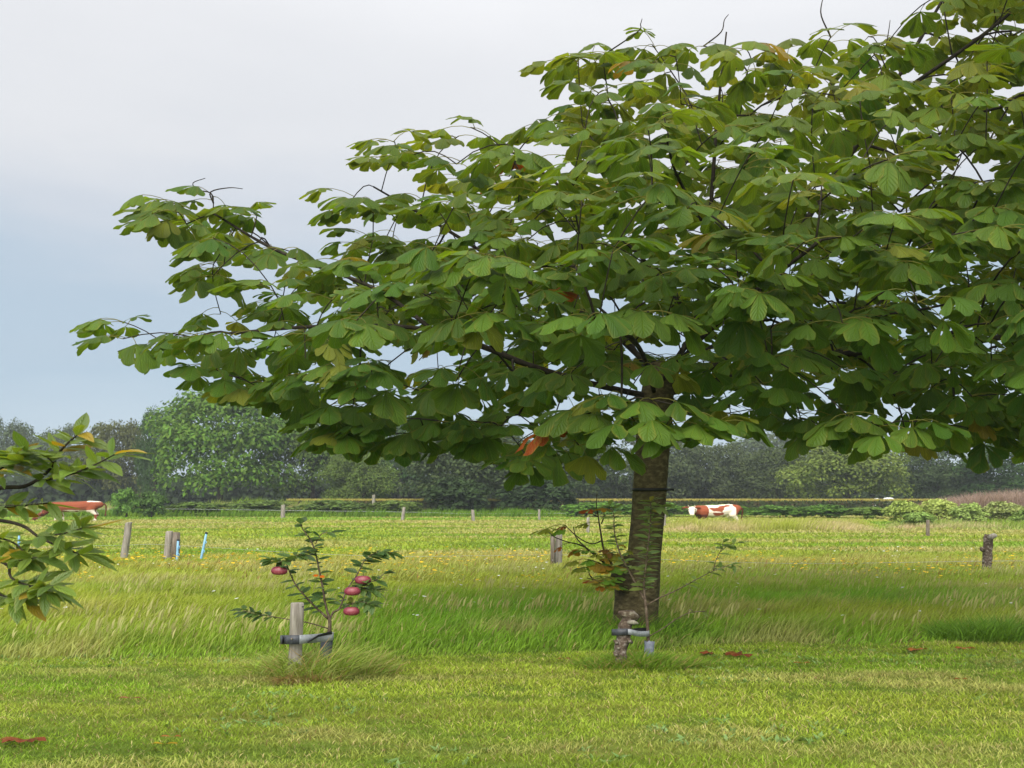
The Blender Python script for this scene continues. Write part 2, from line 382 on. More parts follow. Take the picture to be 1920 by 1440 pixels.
strip_grass('dry_grass', 'tall tan dry grass around the legs of the patched cow', 1225, 1660, 47, 57, 9000, .25, .6, .035, (TAN, YELG * .95), 61)
strip_grass('dry_grass', 'tan dry grass below the pale weed bushes', 1640, 2050, 49, 58, 7000, .2, .5, .035, (TAN * .9, GREEN * .9), 62)
strip_grass('bank_grass', 'long green bank grass behind the grazing cow', -60, 1100, 78, 88, 16000, .35, .8, .06, (GREEN * .75, LUSH * .62), 63)
strip_grass('reed_grass', 'pale reedy grass below the big bright green tree', 330, 690, 86, 94, 7000, .8, 1.5, .06, (TAN * .75, GREEN * .75), 64)
strip_grass('dry_grass', 'tan dry grass behind the grazing cow', -60, 340, 88, 104, 6000, .7, 1.25, .07, (TAN * .9, GREEN * .8), 65)

# flowers and weeds
def flowers(name, label, n, y0, y1, col, size, hh, seed, thr):
    x, y = frustum_pts(n, y0, y1); k = vnoise(x, y, 1.6, seed) > thr; x, y = x[k], y[k]; n = len(x)
    z = hh * (.6 + .7 * rng.random(n)); s = size * (.6 + .8 * rng.random(n)); Vs, Ts, Cs = [], [], []
    a = np.linspace(0, 2 * np.pi, 6, endpoint=False)
    ring = np.stack([x[:, None] + np.cos(a) * s[:, None] * 1.5, y[:, None] + np.sin(a) * s[:, None], z[:, None] + .35 * s[:, None] * np.sin(a + rng.random((n, 1)) * 6) + .004], 2)
    cen = np.stack([x, y, z - .2 * s], 1)[:, None]
    V = np.concatenate([cen, ring], 1); t = np.array([(0, i + 1, (i + 1) % 6 + 1) for i in range(6)])
    T = (np.arange(n)[:, None, None] * 7 + t).reshape(-1, 3); C = np.repeat((col * (.8 + .4 * rng.random(n))[:, None])[:, None], 7, 1)
    Vb, Tb, Cb = blades(x, y, z, np.full(n, .006), np.zeros(n), np.zeros(n), np.repeat(GREEN[None] * .8, n, 0), five=False)
    tag(tri_mesh(name, np.vstack([V.reshape(-1, 3), Vb]), np.vstack([T, Tb + n * 7]), M['blade'], col=np.vstack([C.reshape(-1, 3), Cb]), smooth=False), label, 'flowers', kind='stuff')
flowers('yellow_flowers', 'scattered small yellow meadow flowers along the wire fence', 2200, 17.5, 27, V3((.75, .5, .02)), .022, .22, 71, .5)
flowers('white_flowers', 'scattered tiny white meadow flowers in the rough grass', 420, 12, 29, V3((.75, .77, .8)), .016, .2, 72, .5)
n = 1500                                   # broad lawn weeds: small rosettes
x, y = frustum_pts(n, 5.6, 10.5); k = (y < edge_y(x) + .3) & (vnoise(x * .6, y, 1.0, 73) > .55); x, y = x[k], y[k]
x = np.repeat(x, 5) + rng.normal(0, .012, len(x) * 5); y = np.repeat(y, 5) + rng.normal(0, .012, len(y) * 5); n = len(x)
c = lerp(V3((.15, .27, .07)), V3((.24, .36, .13)), rng.random(n))
Vg, Tg, Cg = blades(x, y, .03 + .025 * rng.random(n), .018 + .014 * rng.random(n), .8 + 1.2 * rng.random(n), rng.random(n) * 6.28, c)
tag(tri_mesh('lawn_weeds', Vg, Tg, M['blade'], col=Cg, smooth=False), 'small pale green broad leaved weeds in the mown lawn', 'weeds', kind='stuff')
def tuft(name, label, px, d, rx, ry, n, h0, h1, cols, mix, lean=.9, straw=0.0):
    X = (px - CX) / F * d; r = np.sqrt(rng.random(n)); a = rng.random(n) * 6.28
    r = r * (.55 + .75 * vnoise(a * 2.2, a * 0 + px, 1, 55)); x = X + np.cos(a) * r * rx; y = d + np.sin(a) * r * ry; ct = np.clip(1 - r, 0, 1)
    c = lerp(cols[0], cols[1], rng.random(n) * mix) * (.6 + .6 * rng.random(n))[:, None]
    if straw: c = np.where((rng.random(n) < straw)[:, None], STRAW * .8 * V3((1, .85, .75)), c)
    az = a + rng.normal(0, .6, n); az = np.where(rng.random(n) < .45, rng.normal(.15, .5, n), az)
    h = (h0 + (h1 - h0) * rng.random(n)) * (.55 + .7 * ct)
    Vg, Tg, Cg = blades(x, y, h, .006 + .006 * rng.random(n), lean * (.5 + 1.3 * rng.random(n)), az, c)
    tag(tri_mesh(name, Vg, Tg, M['blade'], col=Cg, smooth=False), label, 'grass', kind='stuff')
tuft('grass_tuft', 'unmown tangled grass tuft around the foot of the apple sapling', 600, 9.15, .62, .42, 2600, .12, .38, (GREEN * 1.05, V3((.40, .42, .14))), .9, 1.1, .12)
tuft('grass_tuft', 'low green tuft around the foot of the split log stake', 1200, 9.5, .62, .36, 3400, .06, .20, (GREEN * .95, DARK * 1.6), .8, 1.0, .14)
tuft('dry_clippings', 'brown dry grass clippings in front of the apple stake', 566, 8.75, .30, .13, 1500, .05, .11, (STRAW * .75 * V3((1, .8, .65)), BROWN), .9, 1.8, .3)
tuft('grass_tuft', 'dark lush grass clump at the lawn edge beyond the fallen leaves', 1870, 11.4, .9, .5, 2600, .16, .34, (LUSH * .8, DARK * 1.6), .8, .8)
tuft('grass_tuft', 'dark green grass around the base of the chestnut trunk', 1195, 11.75, .9, .45, 2600, .12, .28, (LUSH * .75, DARK * 1.5), .9, .7, .06)

# ------------------------------------------------------------------ leaves
XS = 1.65            # things in the picture are wide for their height; foliage is given the same proportion
def leafgeo(base, d, up, L, Wd, droop, fold, ts, prof, wave=0.0, xs=XS):
    base, d, up = (np.asarray(a, float) for a in (base, d, up)); m = len(base)
    w = norm(np.cross(d, up)); nrm = norm(np.cross(w, d)); Rn = len(ts)
    V = np.zeros((m, Rn, 3, 3)); lf = np.zeros((m, Rn, 3, 3)); rn = rng.random(m)
    for i, t in enumerate(ts):
        c = base + d * (L * t * (1 - .18 * droop * t))[:, None]; c[:, 2] -= droop * L * t ** 1.9 * .75
        hw = Wd * prof[i]
        for j, s in ((0, -1), (1, 0), (2, 1)):
            jit = 1 + wave * (rng.random(m) - .5) if s else 1.0
            V[:, i, j] = c + w * (s * hw * jit)[:, None] + nrm * (abs(s) * fold * hw)[:, None]
            if s and wave: V[:, i, j] += nrm * (wave * hw * (rng.random(m) - .5))[:, None]
            lf[:, i, j, 0] = s; lf[:, i, j, 1] = t; lf[:, i, j, 2] = rn
    V[..., 0] = base[:, None, None, 0] + (V[..., 0] - base[:, None, None, 0]) * xs
    t = []
    for i in range(Rn - 1):
        for j in range(2):
            a = i * 3 + j; t += [(a, a + 1, a + 4), (a, a + 4, a + 3)]
    return V.reshape(m, Rn * 3, 3), np.array(t), lf.reshape(m, Rn * 3, 3)
CH_T = [0, .2, .42, .63, .82, .95, 1.0]; CH_P = [.05, .22, .58, .93, 1.03, .64, .04]
AP_T = [0, .15, .38, .62, .84, 1.0]; AP_P = [.06, .55, 1.0, .95, .52, .03]
def rotz(v, a): c, s = np.cos(a), np.sin(a); return np.stack([v[:, 0] * c - v[:, 1] * s, v[:, 0] * s + v[:, 1] * c, v[:, 2]], 1)
def chestnut_leaves(N, e, plen, L, col, droop=(.35, 1.0), xs=XS, rise=.25):
    """palmate leaves: N twig node, e outward direction (unit), plen petiole length, L centre leaflet length. Returns V,T,C,lf per leaf"""
    m = len(N); up = np.repeat(np.array([[0, 0, 1.]]), m, 0)
    A = N + e * plen[:, None]; A[:, 2] += rise * plen * (rng.random(m) * 1.6 - .5); A[:, 0] = N[:, 0] + (A[:, 0] - N[:, 0]) * xs * .9
    side = norm(np.cross(up, e)); upl = norm(np.cross(e, side))
    tilt = rng.normal(0, .22, m); upl = norm(upl + side * tilt[:, None] - e * .0)
    side = norm(np.cross(upl, e)); nl = rng.integers(5, 8, m)
    VV, CC, LL = [], [], []; dr = droop[0] + (droop[1] - droop[0]) * rng.random(m); T0 = None
    for q in range(7):
        f = (q - 3) / 3.0                      # -1..1 across the fan
        ang = f * (1.75 + .25 * rng.random(m)) + rng.normal(0, .07, m)
        dq = norm(e * np.cos(ang)[:, None] + side * np.sin(ang)[:, None] - upl * (.10 + .25 * rng.random(m))[:, None])
        Lq = L * (1 - .48 * abs(f) ** 1.5) * (.88 + .24 * rng.random(m))
        hide = ((nl == 5) & (abs(q - 3) == 3)) | ((nl == 6) & (q == 0)); Lq = np.where(hide, .004, Lq)
        V, T0, lf = leafgeo(A, dq, upl, Lq, Lq * (.205 + .055 * rng.random(m)), dr * (.7 + .6 * rng.random(m)), rng.normal(-.16, .28, m), CH_T, CH_P, .5, xs)
        VV.append(V); LL.append(lf)
        CC.append(np.repeat((col * (.85 + .3 * rng.random(m))[:, None])[:, None], V.shape[1], 1))
    k = VV[0].shape[1]; V = np.concatenate(VV, 1); C = np.concatenate(CC, 1); lf = np.concatenate(LL, 1)
    T = np.concatenate([T0 + q * k for q in range(7)]); nb = 7 * k
    ring = []
    for i, t in enumerate((0, .35, .7, 1.0)):
        p = N * (1 - t) + A * t; p[:, 2] += .12 * plen * math.sin(t * 3.1416)
        for a in (0, 2.09, 4.19): ring.append(p + (side * math.cos(a) + upl * math.sin(a)) * (.0042 if i else .006))
    Rg = np.stack(ring, 1); pt = []
    for i in range(3):
        for q in range(3):
            a0 = nb + i * 3 + q; a1 = nb + i * 3 + (q + 1) % 3; pt += [(a0, a1, a1 + 3), (a0, a1 + 3, a0 + 3)]
    V = np.concatenate([V, Rg], 1); T = np.concatenate([T, np.array(pt)])
    pc = np.repeat(np.repeat(V3((.26, .25, .06))[None, None], m, 0), 12, 1); C = np.concatenate([C, pc], 1)
    l2 = np.zeros((m, 12, 3)); l2[..., 0] = .5; lf = np.concatenate([lf, l2], 1)
    return V, T, C, lf
def build_leaves(name, V, T, C, lf, mat, parent, ids):
    for i in ids:
        tri_mesh(name, V[i], T, mat, parent, C[i], lf[i], origin=V[i][-1])
def join_leaves(name, V, T, C, lf, mat, parent, ids):
    ids = np.asarray(ids); k = V.shape[1]
    TT = (np.arange(len(ids))[:, None, None] * k + T[None]).reshape(-1, 3)
    o = tri_mesh(name, V[ids].reshape(-1, 3), TT, mat, parent, C[ids].reshape(-1, 3), lf[ids].reshape(-1, 3)); o['kind'] = 'stuff'; return o

# ------------------------------------------------------------------ far trees, hedge and bushes
def crown_mesh(seed, ncard=15500, nlobe=80, size=(.017, .036), flat=.75, low=.02):
    """unit crown: x,y in -1..1, z 0..1, many small leaf-spray cards on lumpy lobes; grey level in col"""
    r = np.random.default_rng(seed); V, C = [], []
    th = r.random(nlobe) * 6.283; zz = np.sort(r.random(nlobe)) ** .8; rad = np.sqrt(np.clip(1 - ((zz - .42) / .62) ** 2, .08, 1)) * (.80 + .2 * r.random(nlobe))
    ins = .62 + .3 * r.random(nlobe); lr = .20 + .13 * r.random(nlobe)
    cen = np.stack([np.cos(th) * rad * ins, np.sin(th) * rad * ins, low + .10 + zz * .80], 1)
    cen = np.vstack([cen, [[0, 0, .35], [.2, .1, .5], [-.25, 0, .45], [0, 0, .62]]]); lr = np.append(lr, [.5, .45, .45, .4]); pr = lr ** 2 / np.sum(lr ** 2)
    li = r.choice(len(cen), ncard, p=pr); dv = norm(r.normal(size=(ncard, 3))); dv[:, 2] = np.where(dv[:, 2] < -.3, -dv[:, 2] * .7, dv[:, 2]); rr = (.80 + .3 * r.random(ncard) ** 2)
    p = cen[li] + dv * (lr[li] * rr)[:, None] * np.array((1, 1, .62)); p[:, 2] = np.clip(p[:, 2], low * r.random(ncard), None)
    nn = norm(dv * .7 + np.array((0, 0, .95)) + r.normal(0, .4, (ncard, 3)))
    a = norm(np.cross(nn, r.normal(size=(ncard, 3)))); b = np.cross(nn, a)
    s = size[0] + (size[1] - size[0]) * r.random(ncard)
    a = a * s[:, None]; b = b * (s * .62)[:, None]
    q = np.stack([p - a, p - b * .9 + a * .15, p + a, p + b], 1); q[:, 1, 2] -= s * .15
    lum = (.7 + .6 * r.random(ncard)) * (.85 + .35 * r.random(len(cen))[li])
    return q.reshape(-1, 3), (np.arange(ncard)[:, None, None] * 4 + np.array([(0, 1, 2), (0, 2, 3)])).reshape(-1, 3), np.repeat(lum, 4)
CROWNS = [crown_mesh(s) for s in (3, 14, 25, 36, 47)]; BUSHES = [crown_mesh(s, 3500, 40, (.04, .085)) for s in (5, 16, 27)]
def far_tree(name, label, cat, px0, px1, ytop, d, base, col, seed=0, depth=None, low=0.0, group=None, yel=0.0):
    X = ((px0 + px1) / 2 - CX) / F * d; hw = (px1 - px0) / 2 / F * d; H = EYE - (ytop - HY) / F * d
    root = empty(name, (X, d, base), label, cat, group)
    V, T, lum = (CROWNS[seed % len(CROWNS)] if cat == 'tree' else BUSHES[seed % len(BUSHES)])
    flip = -1 if (seed // len(CROWNS)) % 2 else 1; dp = depth or min(hw * .7, 6.0)
    Vw = V * np.array((hw * 1.0 * flip, dp, H - base - low)) + np.array((X, d, base + low))
    r = np.random.default_rng(seed + 99); nc = len(V) // 4; t = np.repeat(r.random(nc), 4)
    c = V3(col) * lum[:, None]; c = lerp(c, V3((.15, .17, .03)) * lum[:, None], t * yel)
    tri_mesh('crown', Vw, T, M['far_leaf'], root, c, smooth=False, origin=(X, d, base + low))
    parts = [tube(smooth_path([(X, d, base - .05), (X + .1, d, base + H * .2), (X - .1, d, base + H * .5)], 3), np.linspace(.03 * H + .03, .012 * H, 7), 8)]
    for q in range(5):
        a = r.random() * 6.28; z0 = base + H * (.2 + .06 * q)
        parts.append(tube([(X, d, z0), (X + math.cos(a) * hw * .3, d + math.sin(a) * dp * .3, z0 + H * .14), (X + math.cos(a) * hw * .6, d + math.sin(a) * dp * .6, z0 + H * .2)], [.012 * H, .008 * H, .004 * H], 6))
    Vt, Tt = merge(parts); tri_mesh('trunk', Vt, Tt, M['far_bark'], root, origin=(X, d, base))
    return root
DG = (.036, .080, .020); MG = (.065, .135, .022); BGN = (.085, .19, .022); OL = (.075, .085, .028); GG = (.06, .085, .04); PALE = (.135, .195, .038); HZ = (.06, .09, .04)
TG = 'trees along the far edge of the pasture'
for a in [
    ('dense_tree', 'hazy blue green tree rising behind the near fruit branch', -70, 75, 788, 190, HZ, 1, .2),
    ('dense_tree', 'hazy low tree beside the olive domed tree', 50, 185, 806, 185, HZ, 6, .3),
    ('domed_tree', 'olive brown domed tree left of the big bright tree', 140, 300, 795, 135, OL, 2, .3),
    ('dark_tree', 'narrow dark tree peeking over the shoulder of the big bright tree', 250, 330, 777, 122, DG, 3, .1),
    ('broad_tree', 'big bright green broad tree right of the olive domed tree', 262, 560, 741, 108, BGN, 4, .45),
    ('broad_tree', 'mid green tree merging with the big bright tree under the chestnut boughs', 470, 700, 770, 112, (.07, .135, .024), 5, .4),
    ('dense_tree', 'low yellow green tree between the mid green tree and the grey green willow', 600, 745, 850, 104, (.09, .15, .028), 7, .4),
    ('dark_tree', 'dark tall tree behind the low yellow green tree', 640, 860, 790, 128, DG, 8, .15),
    ('dark_tree', 'dark tree standing behind the grey green willow', 800, 1010, 800, 126, (.042, .07, .024), 9, .15),
    ('dark_tree', 'dark grey green tree just left of the chestnut trunk', 960, 1180, 805, 124, (.042, .072, .024), 10, .2),
    ('dark_tree', 'dark grey green tree half hidden by the chestnut trunk', 1120, 1330, 812, 128, GG, 11, .25),
    ('dense_tree', 'grey green tree behind the patched cow', 1250, 1420, 836, 130, GG, 12, .3),
    ('dense_tree', 'dull green tree left of the pale yellow green tree', 1370, 1540, 845, 128, (.058, .085, .03), 13, .25),
    ('pale_tree', 'pale yellow green round tree behind the long clipped hedge', 1468, 1712, 822, 112, PALE, 15, .6),
    ('dark_tree', 'dark tree right of the pale yellow green tree', 1670, 1850, 838, 122, (.042, .07, .026), 16, .15),
    ('dark_tree', 'dark tree behind the brown dry thicket', 1790, 2010, 830, 118, DG, 17, .1),
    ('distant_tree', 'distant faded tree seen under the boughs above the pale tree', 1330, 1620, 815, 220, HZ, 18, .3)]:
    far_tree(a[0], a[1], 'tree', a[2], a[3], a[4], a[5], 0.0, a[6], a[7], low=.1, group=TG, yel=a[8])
far_tree('willow_tree', 'grey green willow whose branches sweep down to the field bank', 'tree', 745, 1010, 815, 92, 0, (.055, .085, .034), 19, low=.0, yel=.2)
far_tree('dark_shrub', 'dark round shrub at the foot of the grey green willow', 'shrub', 780, 925, 900, 84, 0, (.034, .06, .018), 20, depth=2)
far_tree('dark_shrub', 'dark round shrub between the willow and the chestnut trunk', 'shrub', 925, 1090, 895, 84, 0, (.034, .06, .02), 21, depth=2)
far_tree('green_shrub', 'small bright green shrub behind the rump of the grazing cow', 'shrub', 208, 262, 917, 74, 0, (.13, .25, .045), 22, depth=1.2)
far_tree('green_shrub', 'dull green shrub touching the small bright green shrub', 'shrub', 248, 316, 925, 75, 0, (.085, .16, .035), 23, depth=1.2)
# dark scrub filling the gaps under the far trees
n = 36000; px = -250 + 2450 * rng.random(n); y = 134 + 8 * rng.random(n); x = (px - CX) / F * y; z = (3.2 + 2.2 * vnoise(x, y, 6, 77)) * rng.random(n) ** 1.1
nn = norm(np.stack([rng.normal(0, .5, n), -.7 + rng.normal(0, .4, n), .6 + rng.normal(0, .4, n)], 1)); a = norm(np.cross(nn, rng.normal(size=(n, 3)))); b = np.cross(nn, a); s = (.34 + .34 * rng.random(n))[:, None]; p = np.stack([x, y, z], 1)
q = np.stack([p - a * s, p - b * s * .7, p + a * s, p + b * s * .7], 1).reshape(-1, 3); T4 = (np.arange(n)[:, None, None] * 4 + np.array([(0, 1, 2), (0, 2, 3)])).reshape(-1, 3)
tag(tri_mesh('scrub', q, T4, M['far_leaf'], col=np.repeat(V3((.035, .055, .022)) * (.6 + .8 * rng.random(n))[:, None], 4, 0), smooth=False), 'dark scrub undergrowth filling the gaps under the far trees', 'undergrowth', kind='stuff')
# low bramble bushes on the bank
BR = [(300, 430, 944, 81, (.07, .12, .022)), (410, 560, 941, 82, (.08, .13, .03)), (545, 700, 942, 82, (.07, .12, .024)), (680, 800, 941, 82, (.085, .135, .028)), (1040, 1190, 944, 80, (.085, .19, .025)),
      (1160, 1300, 945, 79, (.085, .185, .025)), (1280, 1420, 948, 79, (.09, .20, .022)), (1400, 1520, 950, 77, (.075, .17, .022)), (1490, 1610, 950, 76, (.07, .16, .02)), (1580, 1680, 953, 74, (.10, .17, .03))]
WHERE = ['beside the dull green shrub', 'below the pale reedy grass', 'below the end of the clipped hedge', 'left of the grey green willow', 'just left of the chestnut trunk', 'just right of the chestnut trunk',
         'behind the patched cow', 'right of the patched cow', 'below the pale yellow green tree', 'next to the pale feathery weeds']
for i, (a, b, yt, d, c) in enumerate(BR):
    far_tree('bramble_bush', 'low spreading bramble bush ' + WHERE[i], 'bush', a, b, yt - 2, d, 0, tuple(1.35 * q for q in c), 30 + i, depth=2.2, group='brambles on the field bank', yel=.3)
WD = [(1655, 1730, 948, 58, (.17, .22, .05)), (1715, 1800, 944, 60, (.19, .23, .06)), (1775, 1850, 951, 57, (.16, .22, .06)), (1830, 1925, 950, 58, (.15, .18, .06)), (1690, 1760, 968, 53, (.13, .20, .05)), (1890, 1990, 962, 54, (.11, .17, .04))]
WW = ['nearest the clipped hedge', 'in front of the reddish edge of the dry thicket', 'right behind the slim far post', 'in front of the grey dry thicket', 'at the foot of the slim far post', 'right of the thick log post']
for i, (a, b, yt, d, c) in enumerate(WD):
    far_tree('weed_bush', 'pale feathery green weed bush ' + WW[i], 'bush', a, b, yt - 7, d, 0, tuple(2.1 * q for q in c), 41 + i, depth=1.0, group='pale weeds by the thicket', yel=.5)
# dry brown thicket: bare brush stems
root = empty('dry_thicket', ((1850 - CX) / F * 66, 66, 0), 'pinkish brown dry thicket of bare stems behind the pale weeds', 'thicket')
n = 5200; r_ = rng.random(n); px = 1715 + (2010 - 1715) * rng.random(n); y = 64 + 4.5 * rng.random(n); x = (px - CX) / F * y
H = (EYE + 16 / F * 66) * np.clip(.55 + .5 * np.sin(np.clip((px - 1715) / 240, 0, 1) * 2.0), .3, 1.05) * (.55 + .5 * rng.random(n))
c = lerp(V3((.25, .165, .14)), V3((.38, .29, .25)), rng.random(n)); c = np.where(((px < 1760) & (rng.random(n) < .6))[:, None], V3((.26, .14, .085)), c) * (.7 + .5 * rng.random(n))[:, None]
Vg, Tg, Cg = blades(x, y, H, .02 + .022 * rng.random(n), .1 + .5 * rng.random(n), rng.random(n) * 6.28, c)
tri_mesh('stems', Vg, Tg, M['blade'], root, Cg, smooth=False, origin=root.location)['kind'] = 'stuff'
Vg, Tg, Cg = blades(x + rng.normal(0, .2, n), y, H * .5, .02 + .03 * rng.random(n), .3 + .9 * rng.random(n), rng.random(n) * 6.28, c * 1.05, z=H * .45)
tri_mesh('twigs', Vg, Tg, M['blade'], root, Cg, smooth=False, origin=root.location)['kind'] = 'stuff'
# clipped hedge with a yellow top
d = 95.0; xa, xb = (540 - CX) / F * d, (1760 - CX) / F * d; zt = EYE - (939.5 - HY) / F * d
hedge = empty('clipped_hedge', ((xa + xb) / 2, d, 0), 'long low clipped hedge with a yellow top running behind the field bank', 'hedge')
n = 17000; x = xa + (xb - xa) * rng.random(n); f_ = rng.random(n) < .72
y = np.where(f_, d - .6 + .1 * rng.normal(size=n), d - .6 + 1.2 * rng.random(n)); z = np.where(f_, zt * rng.random(n), zt + .02 * rng.normal(size=n))
nn = norm(np.stack([rng.normal(0, .5, n), np.where(f_, -1, 0) + rng.normal(0, .4, n), np.where(f_, .3, 1) + rng.normal(0, .3, n)], 1)); a = norm(np.cross(nn, rng.normal(size=(n, 3)))); b = np.cross(nn, a)
s = (.10 + .10 * rng.random(n))[:, None]; p = np.stack([x, y, z], 1)
q = np.stack([p - a * s, p - b * s * .7, p + a * s, p + b * s * .7], 1).reshape(-1, 3); T4 = (np.arange(n)[:, None, None] * 4 + np.array([(0, 1, 2), (0, 2, 3)])).reshape(-1, 3)
c = V3((.045, .06, .02)) * (.6 + .8 * rng.random(n))[:, None]; c = np.where((rng.random(n) < .2)[:, None], V3((.08, .06, .03)), c)
o = tri_mesh('foliage', q, T4, M['far_leaf'], hedge, np.repeat(c, 4, 0), smooth=False, origin=hedge.location); o['kind'] = 'stuff'
n = 22000; x = xa + (xb - xa) * rng.random(n); y = d - .7 + 1.5 * rng.random(n)
c = lerp(V3((.36, .33, .06)), V3((.42, .36, .11)), rng.random(n)) * (.8 + .4 * rng.random(n))[:, None]
Vg, Tg, Cg = blades(x, y, .16 + .14 * rng.random(n), np.full(n, .07), .2 + .8 * rng.random(n), rng.random(n) * 6.28, c, z=np.full(n, zt - .02))
o = tri_mesh('yellow_top_growth', Vg, Tg, M['blade'], hedge, Cg, smooth=False, origin=hedge.location); o['kind'] = 'stuff'; o['label'] = 'thin yellow growth along the clipped top'
# white sheeting behind the hedge
d = 99.0; X = (1672 - CX) / F * d
root = empty('silage_clamp', (X, d, 0), 'low white plastic sheeted heap just showing over the clipped hedge', 'heap')
def mound(cx, cy, rx, ry, h, seed, seg=20, rings=7):
    r = np.random.default_rng(seed); V = [(cx, cy, h)]; T = []
    for i in range(1, rings + 1):
        t = i / rings
        for k in range(seg):
            a = 6.2832 * k / seg; q = 1 + .1 * (r.random() - .5)
            V.append((cx + math.cos(a) * rx * t * q, cy + math.sin(a) * ry * t * q, h * (1 - t ** 3) * (1 + .05 * (r.random() - .5))))
    for k in range(seg): T.append((0, 1 + k, 1 + (k + 1) % seg))
    for i in range(rings - 1):
        for k in range(seg):
            a = 1 + i * seg + k; b = 1 + i * seg + (k + 1) % seg; T += [(a, a + seg, b + seg), (a, b + seg, b)]
    return np.array(V), np.array(T)
Vm, Tm = mound(X + .2, d + 1.4, 1.25, 1.2, EYE - (936 - HY) / F * d + .14, 1); tri_mesh('sheet', Vm, Tm, M['white'], root, origin=(X, d, 0))
Vm, Tm = mound(X - 1.0, d + 1.3, .8, 1.0, EYE - (937 - HY) / F * d + .12, 2); tri_mesh('sheet', Vm, Tm, M['white'], root, origin=(X, d, 0))

# ------------------------------------------------------------------ cows
def capsule(a, b, ra, rb, n=10):
    a, b = V3(a), V3(b); dv = norm(b - a); pts = [a - dv * ra * .9, a - dv * ra * .55, a, (a + b) / 2, b, b + dv * rb * .55, b + dv * rb * .9]
    rad = [ra * .4, ra * .83, ra, (ra + rb) / 2, rb, rb * .83, rb * .4]; return tube(pts, rad, n)
def make_cow(name, label, loc, turn, sx, sz, pose, paint):
    root = empty(name, loc, label, 'cow', 'cows on the pasture')
    caps = [((.95, 0, 1.14), (.72, 0, 1.10), .25, .31), ((.72, 0, 1.10), (.15, 0, .99), .32, .37), ((.15, 0, .99), (-.40, 0, 1.0), .37, .35), ((-.40, 0, 1.0), (-.68, 0, 1.06), .35, .28)]
    for s in (-1, 1):
        caps += [((.82, s * .16, 1.08), (.70, s * .24, .78), .22, .16), ((.70, s * .24, .78), (.90, s * .23, .48), .14, .075), ((.90, s * .23, .48), (.84 - .06 * s, s * .23, .12), .068, .05), ((.84 - .06 * s, s * .23, .10), (.80 - .06 * s, s * .23, .05), .058, .06),
                 ((-.55, s * .18, .98), (-.52, s * .2, .68), .20, .12), ((-.52, s * .2, .68), (-.54 + .1 * s, s * .2, .40), .10, .07), ((-.54 + .1 * s, s * .2, .40), (-.53 + .12 * s, s * .2, .12), .062, .048), ((-.53 + .12 * s, s * .2, .1), (-.57 + .12 * s, s * .2, .05), .055, .06)]
    if pose == 'graze':
        caps += [((-.68, 0, 1.05), (-1.0, -.02, .74), .26, .17), ((-1.0, -.02, .74), (-1.22, -.04, .46), .17, .14), ((-1.24, -.04, .46), (-1.42, -.05, .24), .135, .12), ((-1.42, -.05, .24), (-1.54, -.05, .10), .115, .085)]
        poll, fwd = V3((-1.2, -.04, .52)), norm(V3((-.30, -.01, -.38)))
    else:
        caps += [((-.68, 0, 1.08), (-.92, -.10, 1.10), .27, .19), ((-.92, -.10, 1.10), (-1.06, -.20, 1.12), .18, .15), ((-1.06, -.2, 1.13), (-1.14, -.36, .96), .145, .12), ((-1.14, -.36, .96), (-1.18, -.46, .82), .115, .095)]
        poll, fwd = V3((-1.06, -.2, 1.20)), norm(V3((-.1, -.25, -.3)))
    caps += [((.62, 0, .72), (.72, 0, .74), .13, .11)]
    V, T = merge([capsule(*c) for c in caps])
    me = bpy.data.meshes.new('cow_raw'); me.from_pydata([tuple(v) for v in V], [], [tuple(int(i) for i in t) for t in T]); ob = bpy.data.objects.new('cow_raw', me); COL.objects.link(ob)
    md = ob.modifiers.new('r', 'REMESH'); md.mode = 'VOXEL'; md.voxel_size = .035
    ms = ob.modifiers.new('s', 'SMOOTH'); ms.factor = .6; ms.iterations = 5
    dg = bpy.context.evaluated_depsgraph_get(); dg.update(); ev = bpy.data.meshes.new_from_object(ob.evaluated_get(dg)); bpy.data.objects.remove(ob)
    nv = len(ev.vertices); co = np.zeros(nv * 3); ev.vertices.foreach_get('co', co); co = co.reshape(-1, 3); ev.calc_loop_triangles()
    tr = np.zeros(len(ev.loop_triangles) * 3, np.int32); ev.loop_triangles.foreach_get('vertices', tr); tr = tr.reshape(-1, 3)
    col = paint(co); ca, sa = math.cos(turn), math.sin(turn)
    def place(v):
        v = np.asarray(v, float); o = np.stack([(v[:, 0] * ca - v[:, 1] * sa) * sx, v[:, 0] * sa + v[:, 1] * ca, v[:, 2] * sz], 1); return o + V3(loc)
    tri_mesh('body', place(co), tr, M['cow'], root, col, origin=loc)
    s_ = norm(np.cross(fwd, V3((0, 0, 1)))); RED = V3((.20, .055, .022))
    for s in (-1, 1):
        b0 = poll + s_ * .1 * s; pts = [b0, b0 + s_ * .10 * s + V3((0, 0, .02)), b0 + s_ * .2 * s, b0 + s_ * .26 * s - V3((0, 0, .03))]
        v, t = tube(pts, [.03, .06, .05, .012], 8); tri_mesh('ear', place(v), t, M['cow'], root, np.repeat(RED[None], len(v), 0), origin=loc)
        v, t = tube([poll + s_ * .07 * s + fwd * -.02 + V3((0, 0, .03)), poll + s_ * .13 * s + V3((0, 0, .10)), poll + s_ * .12 * s + V3((0, 0, .17))], [.025, .018, .006], 7)
        tri_mesh('horn', place(v), t, M['cow'], root, np.repeat(V3((.45, .4, .3))[None], len(v), 0), origin=loc)
        e0 = poll + fwd * .16 + s_ * .115 * s + np.cross(s_, fwd) * .04; v, t = capsule(e0, e0 + s_ * .012 * s, .024, .016, 8)
        tri_mesh('eye', place(v), t, M['black'], root, origin=loc)
    v, t = tube(smooth_path([(1.17, 0, 1.20), (1.25, 0, 1.10), (1.27, .02, .85), (1.24, .04, .55), (1.25, .03, .38)], 4), np.r_[np.linspace(.045, .022, 13), [.03, .05, .045, .012]], 7)
